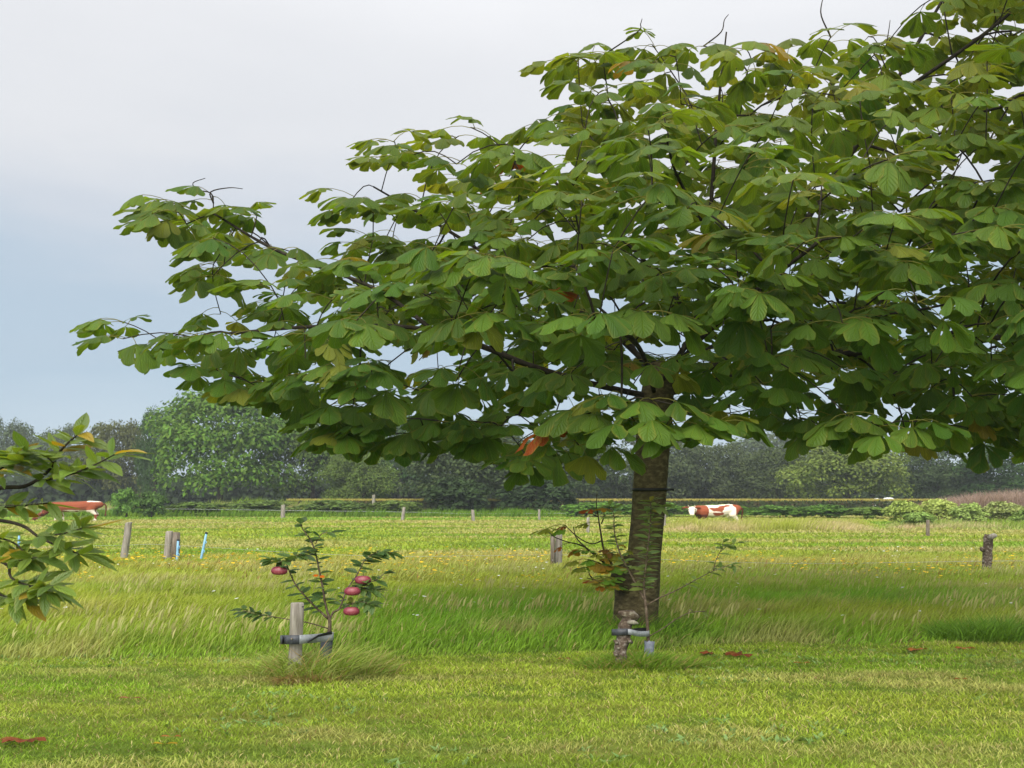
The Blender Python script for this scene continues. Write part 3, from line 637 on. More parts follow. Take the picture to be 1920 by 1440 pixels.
    tri_mesh('tail', place(v), t, M['cow'], root, np.repeat(RED[None] * .55, len(v), 0), origin=loc)
    return root
def n3(co, s, seed): return .5 * (vnoise(co[:, 0] + co[:, 2] * .7, co[:, 2] + co[:, 1], s, seed) + vnoise(co[:, 1] * 1.3 + 5, co[:, 0] + co[:, 2] * .4, s, seed + 1))
RED = V3((.26, .065, .026)); CREAM = V3((.80, .72, .60)); DKR = V3((.09, .022, .013))
def paint_red(co):
    x, y, z = co.T; n = n3(co, .22, 81); c = np.repeat(RED[None], len(co), 0) * (.85 + .35 * n)[:, None]
    w = ((z < .78) & (x > -.45) & (x < .75) & (n > .50)) | ((z < .36) & (n > .42)) | ((x > .55) & (z > 1.32)) | ((x > .75) & (z < .8) & (z > .5) & (n > .52)); c[w] = CREAM
    dk = (x < -.8) & (z < .9) & (n > .45); c[dk] = c[dk] * .45; c[x < -1.4] = DKR * 1.5; return c
def paint_pied(co):
    x, y, z = co.T; n = n3(co, .27, 85); c = np.repeat(CREAM[None] * 1.08, len(co), 0)
    r = ((x > .78) & (z > .75)) | ((x < -.38) & (x > -.86) & (z > .55)) | ((n > .655) & (x > -.4)) | ((z < .9) & (z > .72) & (x > -.3) & (x < .15) & (n > .5)); c[r] = RED * 1.15
    dk = (x < -.45) & (x > -.8) & (z < .8) & (z > .5); c[dk] = DKR; return c
make_cow('grazing_cow', 'red brown cow grazing with its head down behind the fruit branch', (float((137 - CX) / F * 68), 68, -.05), R(4), 1.72, 1.0, 'graze', paint_red)
make_cow('standing_cow', 'white cow with red brown patches standing in tan dry grass', (float((1338 - CX) / F * 58), 58, -.18), R(22), 1.50, .98, 'stand', paint_pied)

# ------------------------------------------------------------------ fences
def post(name, label, top, bot, d, wpx, mat='wood', sides=8, rough=.16, group=None, square=True, cap=None, seed=0, split=False):
    """weathered wooden post between two picture points, foot in the ground"""
    a, b = P(*top, d), P(*bot, d); b[2] = -.12; w = wpx / F * d / 2; r = np.random.default_rng(seed + 300)
    root = empty(name, (b[0], d, 0), label, 'post', group); nr = 9; V = []; rings = []
    ang = np.linspace(0, 2 * np.pi, sides, endpoint=False) + .5
    sq = 1 / np.maximum(abs(np.cos(ang)), abs(np.sin(ang))) if square else np.ones(sides); sq = np.minimum(sq, 1.25)
    pr = 1 + rough * (r.random(sides) - .5)
    for i in range(nr):
        t = i / (nr - 1); c = b * (1 - t) + a * t; c = c + V3((r.normal(0, .02 * w), r.normal(0, .02 * w), 0)); s = w * (1.05 - .12 * t) * (1 if i < nr - 1 else .86) * (1 + .5 * rough * (r.random(sides) - .5)) * pr * sq
        ring = np.stack([c[0] + np.cos(ang) * s, c[1] + np.sin(ang) * s * .8, np.full(sides, c[2])], 1)
        if i == nr - 1: ring[:, 2] += r.normal(0, .10 * w, sides)
        if i == nr - 2: ring[:, 2] += (a[2] - c[2]) * .75
        V.append(ring)
    V.append(a[None] + V3((0, 0, .03 * w))[None]); V = np.concatenate(V); T = []
    for i in range(nr - 1):
        for k in range(sides): p = i * sides + k; q = i * sides + (k + 1) % sides; T += [(p, q, q + sides), (p, q + sides, p + sides)]
    for k in range(sides): T.append(((nr - 1) * sides + k, (nr - 1) * sides + (k + 1) % sides, len(V) - 1))
    tri_mesh('shaft', V, T, M[mat], root, smooth=False, origin=(b[0], d, 0))
    return root
FG = 'posts of the wire fence across the meadow'; FF = 'posts of the far fence below the bank'
post('fence_post', 'leaning grey wooden post between the grazing cow and the double post', (243, 979), (230, 1052), 25.2, 12, group=FG, seed=1)
r0 = post('double_post', 'thick double wooden post beside the short blue stake', (318, 996), (312, 1058), 24.9, 13, group=FG, seed=2)
a, b = P(331, 998, 24.8), P(327, 1058, 24.8); v, t = tube([V3((b[0], 24.8, -.1)), (a + b) / 2, a], [.10, .095, .085], 7, wob=.3); tri_mesh('second_shaft', v, t, M['wood_dark'], r0, smooth=False, origin=(b[0], 24.8, 0))
r0 = post('fence_post', 'grey wooden post with a dark split side beside the chestnut sprouts', (1048, 1001), (1047, 1066), 22.9, 14, group=FG, seed=4)
a = P(1036, 1003, 22.85); v, t = tube([V3((a[0], 22.75, -.1)), V3((a[0], 22.75, .3)), V3((a[0], 22.75, a[2]))], [.06, .058, .05], 6, wob=.3)
tri_mesh('dark_side', v, t, M['wood_dark'], r0, smooth=False, origin=(a[0], 22.75, 0))
r0 = post('log_post', 'thick rough log post with a gnarled pale top standing alone', (1853, 1003), (1849, 1078), 21.2, 18, mat='log', sides=12, rough=.3, square=False, group=FG, seed=5)
a = P(1856, 1006, 21.1); v, t = tube([a + V3((-.06, -.07, -.04)), a + V3((0, -.09, .0)), a + V3((.07, -.06, .02)), a + V3((.10, 0, .03))], [.05, .06, .055, .03], 7, wob=.4); tri_mesh('knot', v, t, M['wood'], r0, origin=(a[0], 21.1, 0))
a = P(1841, 1030, 21.1); v, t = tube([a + V3((.05, 0, -.02)), a + V3((-.02, -.02, .01)), a + V3((-.05, -.02, .03))], [.05, .04, .015], 7, wob=.4); tri_mesh('branch_stub', v, t, M['log'], r0, origin=(a[0], 21.1, 0))
post('fence_post', 'slim dark wooden post in front of the pale weeds', (1740, 975), (1740, 1008), 40.2, 7, mat='wood_dark', group=FF, seed=6)
for i, (xt, yt, xb, yb, w, lab) in enumerate([(531, 947, 530, 972, 11, 'short grey post in front of the bramble bank left of the leaning pale post'), (758, 951, 754, 976, 9, 'pale leaning post left of the dark willow foot'), (886, 956, 888, 977, 9, 'pale post in front of the dark willow shrubs'),
        (701, 928, 700, 944, 8, 'pale post standing up against the end of the yellow hedge top'), (1011, 955, 1011, 974, 6, 'faint grey post in front of the brambles left of the chestnut trunk'), (1103, 970, 1102, 1000, 8, 'pale post behind the chestnut sprouts'), (1246, 948, 1244, 990, 10, 'white post peeping past the edge of the chestnut trunk')]):
    post('far_post', lab, (xt, yt), (xb, yb), {3: 92.5, 5: 45, 6: 53}.get(i, gd(yb + 1)), w * .72, mat='wood', group=FF, seed=10 + i)
def stake(label, top, bot, d):
    a, b = P(*top, d), P(*bot, d); b[2] = -.08; root = empty('plastic_stake', (b[0], d, 0), label, 'stake', 'blue plastic electric fence stakes')
    r = .028; v, t = tube([b, b * .66 + a * .34, b * .33 + a * .67, a], [r * 1.15, r * 1.05, r, r * .9], 8); tri_mesh('shaft', v, t, M['blue'], root, origin=(b[0], d, 0))
    v, t = tube([a - (a - b) * .01, a + (a - b) * .02, a + (a - b) * .04], [r * 1.3, r * 1.35, r * .9], 8); tri_mesh('cap', v, t, M['black'], root, origin=(b[0], d, 0))
    for f in (.45, .72):
        c = b + (a - b) * f; v, t = tube([c + V3((.02, -.02, -.02)), c + V3((.06, -.03, 0)), c + V3((.06, -.03, .03)), c + V3((.02, -.02, .04))], [.008] * 4, 6); tri_mesh('wire_hook', v, t, M['blue'], root, origin=(b[0], d, 0))
stake('light blue plastic stake leaning right of the double post', (387, 1000), (374, 1061), 24.4)
stake('short light blue plastic stake against the double post', (334, 1013), (331, 1062), 24.2)
stake('light blue plastic stake half hidden by the near fruit branch', (36, 1003), (33, 1046), 26.5)
def wire(label, pts, r=.004):
    v, t = tube(smooth_path(pts, 5), r, 4); tag(tri_mesh('fence_wire', v, t, M['wire'], origin=pts[0]), label, 'wire', 'wires of the meadow fence')
wire('thin fence wire from the leaning post to the split sided post', [P(-80, 1030, 26), P(236, 1022, 25.15), P(320, 1022, 24.8), P(680, 1042, 23.8), P(1047, 1040, 22.85)], .003)
wire('thin fence wire from the split sided post to the rough log post', [P(1047, 1040, 22.85), P(1450, 1056, 22), P(1848, 1052, 21.15), P(2050, 1052, 20.8)], .0035)
wire('thin sagging fence wire along the foot of the field bank', [P(-40, 958, 79), P(250, 954, 79), P(531, 957, 79), P(757, 960, 79), P(887, 963, 79), P(1100, 962, 79)], .012)

# ------------------------------------------------------------------ horse chestnut
TD = 12.0
tree = empty('chestnut_tree', tuple(P(1195, 1185, TD)[:2]) + (0,), 'large spreading horse chestnut tree with a thick leaning dark trunk', 'tree')
TO = np.array(tree.location)
rows = [(1215, 1138, 1250), (1195, 1146, 1243), (1180, 1150, 1238), (1150, 1151, 1235), (1120, 1152, 1236), (1100, 1152, 1237), (1085, 1155, 1237), (1068, 1166, 1238), (1045, 1175, 1239), (1000, 1180, 1243), (960, 1184, 1247), (918, 1187, 1250), (860, 1190, 1254), (800, 1194, 1258), (750, 1199, 1262), (715, 1206, 1266), (680, 1220, 1268)]
sides = 28; Vt = []; aa = np.linspace(0, 2 * np.pi, sides, endpoint=False); Tt = []
for i, (py, xl, xr) in enumerate(rows):
    c = P((xl + xr) / 2, py, TD); rx = (xr - xl) / 2 / F * TD
    nz_ = .07 * (vnoise(aa * 1.6 + 3, np.full(sides, py / 40.), 1, 90) - .5) + .05 * (vnoise(aa * 5, np.full(sides, py / 12.), 1, 91) - .5)
    fl = .12 * np.maximum(0, np.sin(aa * 5 + 1)) if i < 3 else 0
    Vt.append(np.stack([c[0] + np.cos(aa) * rx * (1 + nz_ + fl), c[1] + np.sin(aa) * rx * .8 * (1 + nz_ + fl), np.full(sides, max(c[2], -.1) if i else -.12)], 1))
Vt = np.concatenate(Vt)
for i in range(len(rows) - 1):
    for k in range(sides): a0 = i * sides + k; a1 = i * sides + (k + 1) % sides; Tt += [(a0, a1, a1 + sides), (a0, a1 + sides, a0 + sides)]
tri_mesh('trunk', Vt, Tt, M['bark'], tree, origin=TO)
# limbs (picture points with a depth offset)
LIMBS = [[(1225, 745, 0), (1120, 722, -.3), (1000, 688, -.7), (900, 648, -1.0), (780, 615, -1.1), (600, 612, -1.1), (430, 625, -1.0)],
         [(1230, 720, .0), (1290, 640, .1), (1312, 560, .2), (1330, 420, .3), (1345, 220, .3), (1362, 60, .2)],
         [(1232, 735, .1), (1330, 690, .5), (1415, 628, .8), (1442, 540, 1.0), (1520, 400, 1.2), (1640, 220, 1.0), (1790, -40, .8)],
         [(1420, 618, .8), (1520, 600, .3), (1700, 585, -.6), (1900, 540, -1.4)],
         [(1240, 740, .1), (1400, 702, -.5), (1600, 662, -1.1), (1800, 645, -1.5), (2050, 600, -1.8)],
         [(1222, 690, .1), (1130, 610, .5), (980, 520, .9), (820, 420, .8), (700, 350, .5)],
         [(1300, 600, .1), (1200, 480, -.5), (1050, 350, -1.0), (950, 270, -1.0)],
         [(1226, 735, -.1), (1215, 690, -1.1), (1190, 640, -2.2), (1140, 600, -3.2)],
         [(1235, 720, -.1), (1330, 620, -1.3), (1450, 520, -2.4), (1540, 450, -3.0)],
         [(1325, 430, .2), (1270, 330, -1.2), (1250, 260, -2.2)],
         [(1228, 735, .2), (1180, 640, 1.6), (1100, 560, 2.8), (980, 520, 3.4)],
         [(1240, 720, .3), (1350, 640, 1.9), (1500, 560, 3.0), (1650, 520, 3.6)],
         [(1560, 270, 1.0), (1680, 180, .2), (1850, 60, -.4), (1990, -60, -.8)],
         [(820, 625, -1.1), (700, 540, -.6), (520, 470, -.3), (400, 400, -.2)]]
nodes, par, plen, lid = [], [], [], []
for li, lm in enumerate(LIMBS):
    pth = smooth_path([P(a, b, TD + c) for a, b, c in lm], 8); p_ = -1; base_l = 0
    if nodes and li in (3, 6, 9, 12, 13): p_ = int(np.argmin(np.linalg.norm(np.array(nodes) - pth[0], axis=1))); base_l = plen[p_]
    for i, q in enumerate(pth):
        nodes.append(q); par.append(p_); plen.append((plen[p_] if p_ >= 0 else 0) + (np.linalg.norm(q - nodes[p_]) if p_ >= 0 else 0)); lid.append(li); p_ = len(nodes) - 1
POLY = np.array([(135, 648), (190, 598), (240, 566), (350, 560), (440, 548), (372, 535), (352, 480), (300, 440), (268, 420), (280, 378), (330, 356), (440, 350), (515, 388), (560, 425), (625, 425), (640, 400), (620, 372), (700, 345), (745, 318), (685, 298), (658, 250), (740, 222), (850, 214), (940, 195),
    (1010, 190), (1002, 158), (1065, 120), (1048, 95), (1100, 60), (1200, 38), (1260, 52), (1290, 80), (1330, 52), (1420, 62), (1490, 50), (1560, 20), (1640, 30), (1690, 60), (1715, 30), (1718, -20), (1740, -160), (1850, -260), (2000, -270), (2180, -160), (2330, 60), (2420, 380), (2380, 660), (2200, 840),
    (1960, 890), (1880, 870), (1790, 850), (1700, 838), (1640, 820), (1560, 800), (1500, 850), (1440, 840), (1360, 850), (1290, 800), (1225, 800), (1150, 840), (1080, 870), (1020, 880), (960, 875), (900, 845), (780, 850), (700, 838), (600, 848), (578, 815), (600, 780), (545, 765), (450, 738), (352, 726), (420, 700), (350, 680), (262, 668), (205, 664)], float)
def inside(px, py):
    r = np.zeros(len(px), bool); j = len(POLY) - 1
    for i in range(len(POLY)):
        xi, yi = POLY[i]; xj, yj = POLY[j]
        c = ((yi > py) != (yj > py)) & (px < (xj - xi) * (py - yi) / (yj - yi + 1e-9) + xi); r ^= c; j = i
    return r
def edist(px, py):
    best = np.full(len(px), 1e9); q = np.stack([px, py], 1)
    for i in range(len(POLY)):
        a, b = POLY[i - 1], POLY[i]; ab = b - a; t = np.clip(((q - a) @ ab) / (ab @ ab), 0, 1); best = np.minimum(best, np.linalg.norm(q - (a + t[:, None] * ab), axis=1))
    return best
HOLES = [(1365, 610, 62, 34), (1660, 640, 75, 26), (1850, 310, 80, 34), (1570, 850, 50, 40), (1790, 480, 55, 22), (610, 745, 48, 24), (1270, 690, 26, 18), (1500, 585, 36, 20), (1420, 815, 40, 22), (1090, 400, 26, 14), (1030, 640, 30, 16), (1240, 490, 32, 14), (1060, 770, 28, 10)]
n = 60000; px = 100 + 2330 * rng.random(n); py = -270 + 1170 * rng.random(n); ok = inside(px, py)
for hx_, hy_, hrx, hry in HOLES: ok &= ((px - hx_) / hrx) ** 2 + ((py - hy_) / hry) ** 2 > 1
px, py = px[ok], py[ok]; ed = edist(px, py); ok = ed > 26 * rng.random(len(px)) + 14; px, py, ed = px[ok], py[ok], ed[ok]; ok = (px < 2010) | (px % 3 < 1); px, py, ed = px[ok], py[ok], ed[ok]; ok = (py > -110) | (px % 2 < 1); px, py, ed = px[ok], py[ok], ed[ok]
Dm = np.minimum(3.7, .35 + ed * .0145); u = rng.random(len(px)) * 2 - 1; u = np.sign(u) * np.abs(u) ** .7; dep = TD + u * Dm * np.where(u > 0, .78, 1.0)
cl = np.stack([(px - CX) / F * dep, dep, EYE - (py - HY) / F * dep], 1)
keep = []; grid = {}; MIN = .55; SCL = np.array((1 / 1.5, 1, 1.15))
for i in range(len(cl)):                     # thin out to an even spacing
    g = tuple(np.floor(cl[i] * SCL / MIN).astype(int)); bad = False
    for a in (-1, 0, 1):
        for b in (-1, 0, 1):
            for c in (-1, 0, 1):
                for j in grid.get((g[0] + a, g[1] + b, g[2] + c), ()):
                    if np.sum(((cl[i] - cl[j]) * SCL) ** 2) < MIN * MIN: bad = True; break
                if bad: break
            if bad: break
        if bad: break
    if not bad: grid.setdefault(g, []).append(i); keep.append(i)
cl, front = cl[keep], (-u[keep])
EX = np.array([P(a, b, c) for a, b, c in ((1050, 800, 9.3), (1105, 775, 9.1), (1165, 755, 9.0), (1225, 750, 8.9), (1290, 775, 9.0), (1345, 795, 9.2), (1085, 835, 9.3), (1190, 790, 8.8), (1260, 795, 8.9), (860, 475, 8.9), (930, 490, 8.8), (990, 510, 8.9), (1340, 500, 8.7), (1440, 520, 8.8), (1390, 555, 8.8), (1640, 470, 9.0), (1700, 480, 9.0), (1650, 800, 9.1), (1720, 790, 9.1), (1590, 780, 9.2), (640, 690, 10.4), (700, 720, 10.2), (990, 860, 10.6), (320, 380, 11.8), (400, 368, 11.9), (300, 405, 11.7), (470, 392, 11.9), (350, 420, 11.7), (410, 700, 11.5), (470, 718, 11.8), (540, 735, 11.4), (610, 785, 11.6), (650, 815, 11.2), (725, 815, 11.6), (800, 820, 11.1), (880, 820, 11.7), (620, 760, 11.9), (760, 785, 10.9), (850, 795, 10.8), (660, 770, 11.0), (940, 800, 11.0), (720, 760, 11.5), (1790, 760, 10.6), (1860, 800, 10.8), (1540, 800, 10.8))])
cl = np.vstack([cl, EX]); front = np.append(front, np.full(len(EX), .95)); 
# twigs: join every shoot tip to the nearest branch
NA = np.zeros((60000, 3)); NL = np.zeros(60000); nn_ = len(nodes); NA[:nn_] = nodes; NL[:nn_] = plen
dist0 = np.array([np.min(np.linalg.norm((NA[:nn_] - c), axis=1)) for c in cl]); order = np.argsort(dist0); twig_paths = []; shoot = {}
for ci in order:
    c = cl[ci]; dd = np.linalg.norm(NA[:nn_] - c, axis=1) + .18 * NL[:nn_]; j = int(np.argmin(dd)); a = NA[j]; L_ = np.linalg.norm(c - a); ns = max(2, int(L_ / .22) + 1); ids = [j]; prev = j
    bend = V3((0, 0, .14 * L_)) + rng.normal(0, .04 * L_, 3)
    for s in range(1, ns + 1):
        t = s / ns; q = a * (1 - t) + c * t + bend * math.sin(t * 3.14159) * .6
        NA[nn_] = q; NL[nn_] = NL[prev] + np.linalg.norm(q - NA[prev]); par.append(prev); lid.append(-1); prev = nn_; ids.append(nn_); nn_ += 1
    twig_paths.append(ids); shoot[ci] = prev
rad = np.zeros(nn_); E = 2.3
isp = np.zeros(nn_, bool)
for p_ in par:
    if p_ >= 0: isp[p_] = True
acc = np.where(isp, 0.0, .0065 ** E)
for i in range(nn_ - 1, -1, -1):
    rad[i] = acc[i] ** (1 / E)
    if par[i] >= 0: acc[par[i]] += acc[i]
off = 0
for li, lm in enumerate(LIMBS):
    k = (len(lm) - 1) * 8 + 1; ids = list(range(off, off + k)); off += k
    rr = np.minimum(rad[ids], .135) * .9 + .004; rr = np.maximum.accumulate(rr[::-1])[::-1]
    v, t = tube(NA[ids], rr, 9, wob=.12, seed=li); tri_mesh('limb', v, t, M['twig'], tree, origin=TO)
v, t = merge([tube(NA[ids], np.minimum(rad[ids], rad[ids[1]] * 1.1), 5) for ids in twig_paths])
tri_mesh('twigs', v, t, M['twig'], tree, origin=TO)['kind'] = 'stuff'
# bare upright shoot tips above the crown
for pts in ([(1540, 30), (1541, 5), (1546, -8)], [(1352, 60), (1358, 38), (1366, 27)], [(1660, 90), (1666, 60), (1669, 38)], [(395, 362), (370, 356), (362, 343), (385, 334)], [(395, 360), (430, 352), (455, 354)], [(1195, 60), (1201, 45), (1204, 35)], [(1352, 215), (1355, 180), (1350, 160)]):
    dpt = TD - .2; q0 = P(*pts[0], dpt); j_ = int(np.argmin(np.linalg.norm(NA[:nn_] - q0 + V3((0, 0, .1)), axis=1))); pp = [NA[j_]] + [P(a, b, NA[j_][1]) for a, b in pts]; v, t = tube(smooth_path(pp, 4), np.linspace(.010, .004, len(pts) * 4 + 1), 5); tri_mesh('bare_shoot', v, t, M['twig'], tree, origin=TO)
# leaves in whorls at the shoot tips
Nn, Ee, Ff = [], [], []
axis_x = P(1260, 500, TD)[0]
for ci in range(len(cl)):
    i = shoot[ci]; tipd = norm(NA[i] - NA[par[i]]); k = rng.integers(3, 6); a0 = rng.random() * 6.28
    outw = np.array(((cl[ci][0] - axis_x) / 1.65, cl[ci][1] - TD, 0)); outw = outw / (np.linalg.norm(outw) + .6)
    for q in range(k):
        a = a0 + q * 6.283 / k + rng.normal(0, .3); e = np.array((math.cos(a), math.sin(a), rng.normal(-.12, .22))) + outw * .75 + tipd * .25
        Nn.append(NA[i] - tipd * .05 * q * rng.random()); Ee.append(norm(e)); Ff.append(front[ci] + .10 * (-e[1]) + rng.normal(0, .05))
Nn, Ee, Ff = np.array(Nn), np.array(Ee), np.array(Ff); m = len(Nn)
print('shoots', len(cl), 'leaves', m, 'nodes', nn_)
g1, g2, g3, g4 = V3((.050, .125, .016)), V3((.10, .20, .026)), V3((.19, .22, .030)), V3((.26, .17, .035))
c = lerp(g1, g2, rng.random(m)); rb = rng.random(m); hi = np.clip((Nn[:, 2] - 3.2) / 3.5, 0, 1); c = lerp(c, g3, np.clip(hi * .7 * rng.random(m) + .22 * rng.random(m), 0, 1)); c = np.where((rb < .05)[:, None], g3 * 1.05, c); c = np.where(((rb > .987))[:, None], lerp(g3, g4, rng.random(m)), c); c = np.where((rb > .9985)[:, None], V3((.30, .07, .015)), c)
c *= (.85 + .3 * rng.random(m))[:, None]
V, T, C, lf = chestnut_leaves(Nn, Ee, .13 + .13 * rng.random(m), .185 + .075 * rng.random(m), c)
vis = (Nn[:, 0] / Nn[:, 1] * F + CX < 1925) & ((EYE - Nn[:, 2]) / Nn[:, 1] * F + HY > -10)
order = np.argsort(-(Ff + 10 * vis)); near = order[:260]; rest = order[260:]
build_leaves('leaf', V, T, C, lf, M['leaf'], tree, near); join_leaves('foliage', V, T, C, lf, M['leaf'], tree, rest)
# burr and basal sprouts on the trunk
def crop3(x, y): return (960 + x * .3194, 860 + y * .3194)
bp = P(1163, 1086, TD - .18); v, t = tube([bp + V3((.16, .12, -.16)), bp + V3((.05, .02, -.08)), bp + V3((-.02, -.03, .03)), bp + V3((.0, 0, .16)), bp + V3((.06, .08, .26))], [.06, .10, .105, .08, .04], 12, wob=.35, seed=4); tri_mesh('burr', v, t, M['bark'], tree, origin=TO)
SPR = [[(610, 670), (570, 590), (540, 540), (520, 430), (505, 330), (495, 270), (500, 190)], [(610, 670), (540, 610), (480, 560), (420, 510), (375, 460), (360, 400)], [(430, 520), (380, 500), (330, 490), (250, 460), (215, 430)], [(600, 680), (540, 630), (480, 600), (440, 590)], [(590, 760), (530, 735), (480, 712), (440, 700)], [(480, 712), (455, 680), (448, 640)],
       [(530, 480), (470, 500), (400, 470), (330, 410), (315, 390)], [(505, 340), (480, 330), (462, 300)], [(525, 380), (540, 340), (538, 300)]]
spts = []
for i, s in enumerate(SPR):
    dz = [-.35, -.5, -.6, -.45, -.4, -.45, -.3, -.35, -.4][i]
    pth = smooth_path([P(*crop3(*q), TD - .15 + dz * min(1, j / 3)) for j, q in enumerate(s)], 4); v, t = tube(pth, np.linspace(.017 if i in (0, 1) else .009, .004, len(pth)), 6); tri_mesh('sprout', v, t, M['sprout_bark'], tree, origin=TO); spts.append(pth)
LV = [(215, 430, 2, g3 * 1.15), (440, 390, 1, g3), (300, 425, 1, g2 * 1.3), (462, 300, 1, V3((.32, .08, .02))), (560, 285, 1, V3((.34, .20, .02))), (320, 395, 0, V3((.22, .07, .02))), (400, 545, 1, V3((.25, .15, .03))), (300, 555, 0, V3((.28, .09, .02))), (380, 610, 1, g3 * .9), (470, 590, 1, g2 * 1.2), (520, 560, 1, g3), (560, 630, 1, V3((.26, .16, .02))), (600, 720, 1, g3), (650, 760, 1, g2), (470, 735, 0, V3((.24, .06, .02))), (545, 765, 0, V3((.3, .13, .02))), (590, 540, 1, V3((.16, .09, .025))), (500, 520, 1, g2 * 1.25), (430, 530, 1, g2 * 1.3), (590, 770, 1, g3), (450, 640, 1, g2), (410, 655, 1, g3)]
LV += [(int(rng.normal(570, 60)), int(rng.normal(650, 75)), int(rng.random() < .6), (g3, g2 * 1.3, V3((.28, .2, .03)))[rng.integers(0, 3)]) for _ in range(26)]
allp = np.concatenate(spts); Nn = []; Ee = []; PL = []; LL = []; CC = []
for (a, b, big, colr) in LV:
    tgt = P(*crop3(a, b), TD - .5); j = np.argmin(np.linalg.norm(allp - tgt, axis=1)); dv = tgt - allp[j]; ln = np.linalg.norm(dv); e = norm(dv + V3((-.05, -.02, .0)) + rng.normal(0, .02, 3))
    Nn.append(allp[j]); Ee.append(norm(e * V3((1, 1, .5)))); PL.append(min(max(ln * .7, .03), .22)); LL.append((.06, .10, .16)[big]); CC.append(np.minimum(colr * 1.4, .5))
V, T, C, lf = chestnut_leaves(np.array(Nn), np.array(Ee), np.array(PL), np.array(LL), np.array(CC), (.2, .8)); build_leaves('leaf', V, T, C, lf, M['leaf'], tree, range(len(Nn)))
# black strap round the trunk
c0 = P(1218.5, 918, TD); rx = 63 / 2 / F * TD + .012; pth = [c0 + V3((math.cos(a) * rx, math.sin(a) * rx * .82, 0)) for a in np.linspace(0, 2 * np.pi, 29)]
strap = empty('trunk_strap', (c0[0], TD, c0[2]), 'black strap tied round the chestnut trunk with its end sticking out', 'strap')
def ribbon(pth, hgt, th, closed=False, updir=(0, 0, 1)):
    pth = np.asarray(pth, float); tg = norm(np.gradient(pth, axis=0)); up = V3(updir); nr_ = norm(np.cross(tg, up)); hg = np.broadcast_to(np.asarray(hgt, float), (len(pth),))[:, None]
    V = np.stack([pth - nr_ * th / 2 - up * hg / 2, pth + nr_ * th / 2 - up * hg / 2, pth + nr_ * th / 2 + up * hg / 2, pth - nr_ * th / 2 + up * hg / 2], 1).reshape(-1, 3); T = []
    for i in range(len(pth) - 1):
        for k in range(4): a = i * 4 + k; b = i * 4 + (k + 1) % 4; T += [(a, b, b + 4), (a, b + 4, a + 4)]
    e = (len(pth) - 1) * 4; T += [(0, 2, 1), (0, 3, 2), (e, e + 1, e + 2), (e, e + 2, e + 3)]; return V, T
v, t = ribbon(pth, .035, .012); tri_mesh('band', v, t, M['black'], strap, smooth=False, origin=c0)
v, t = ribbon([c0 + V3((rx - .03, -.06, 0)), c0 + V3((rx + .03, -.05, .0)), c0 + V3((rx + .07, -.03, -.004))], .025, .012); tri_mesh('loose_end', v, t, M['black'], strap, smooth=False, origin=c0)

# ------------------------------------------------------------------ saplings
def leafy(paths, spacing, L, Wr, cols, parent, mat, depthj=.5, xs=XS, start=.25, origin=None, droop=(.1, .6), extra=(), cam=.65, lift=.05):
    B, Dd, U = [], [], []
    for pth in paths:
        seg = np.linalg.norm(np.diff(pth, axis=0), axis=1); cum = np.r_[0, np.cumsum(seg)]; tot = cum[-1]; s = tot * start; a = rng.random() * 6
        while s < tot:
            i = min(np.searchsorted(cum, s) - 1, len(seg) - 1); i = max(i, 0); f = (s - cum[i]) / (seg[i] + 1e-9); p = pth[i] * (1 - f) + pth[i + 1] * f; tg = norm(pth[i + 1] - pth[i])
            for q in range(2 if rng.random() < .45 else 1):
                u = norm(np.cross(tg, (.3, .9, .2))); w = np.cross(tg, u); rv = u * math.cos(a) + w * math.sin(a)
                d = rv * V3((1, 1, .45)) + tg * .35 + V3((0, 0, lift)); B.append(p); Dd.append(norm(d)); U.append(norm(V3((0, -cam, 1)) + rng.normal(0, .42, 3))); a += 2.4
            s += spacing * (.6 + .8 * rng.random())
        tg = norm(pth[-1] - pth[-2])
        for q in range(3):
            B.append(pth[-1]); Dd.append(norm(tg + rng.normal(0, .5, 3))); U.append(norm(V3((0, -.25, 1)) + rng.normal(0, .25, 3)))
    for (p, d) in extra: B.append(p); Dd.append(norm(V3(d))); U.append(norm(V3((0, -.3, 1)) + rng.normal(0, .15, 3)))
    m = len(B); Ls = L[0] + (L[1] - L[0]) * rng.random(m); c = lerp(cols[0], cols[1], rng.random(m)); c = np.where((rng.random(m) < .035)[:, None], cols[2], c) * (.8 + .4 * rng.random(m))[:, None]
    V, T, lf = leafgeo(np.array(B), np.array(Dd), np.array(U), Ls, Ls * Wr * (.85 + .3 * rng.random(m)), droop[0] + (droop[1] - droop[0]) * rng.random(m), rng.normal(.18, .22, m), AP_T, AP_P, .12, xs)
    C = np.repeat(c[:, None], V.shape[1], 1)
    for i in range(m): tri_mesh('leaf', V[i], T, mat, parent, C[i], lf[i], origin=B[i])
    return m
def crop2(x, y): return (400 + x * .2778, 940 + y * .2778)
SD = 9.35
sap = empty('apple_sapling', (P(609, 1245, SD)[0], SD, 0), 'young apple sapling bearing red apples tied to a square stake', 'sapling')
SO = V3(sap.location)
def branch(pxy, d0, dz, r0, r1, parent, name='branch', mat='sapling_bark', conv=crop2):
    pth = smooth_path([P(*conv(*q), d0 + dz * (j / (len(pxy) - 1)) + .01 * math.sin(j * 2.1)) for j, q in enumerate(pxy)], 4); v, t = tube(pth, np.linspace(r0, r1, len(pth)), 7, wob=.15); tri_mesh(name, v, t, M[mat], parent, origin=SO); return pth
st = smooth_path([V3((SO[0] - .01, SD, -.05))] + [P(*crop2(*q), SD) for q in ((757, 1060), (770, 930), (785, 860), (785, 800), (778, 770))], 4); v, t = tube(st, np.linspace(.021, .0155, len(st)), 9, wob=.08); tri_mesh('stem', v, t, M['sapling_bark'], sap, origin=SO)
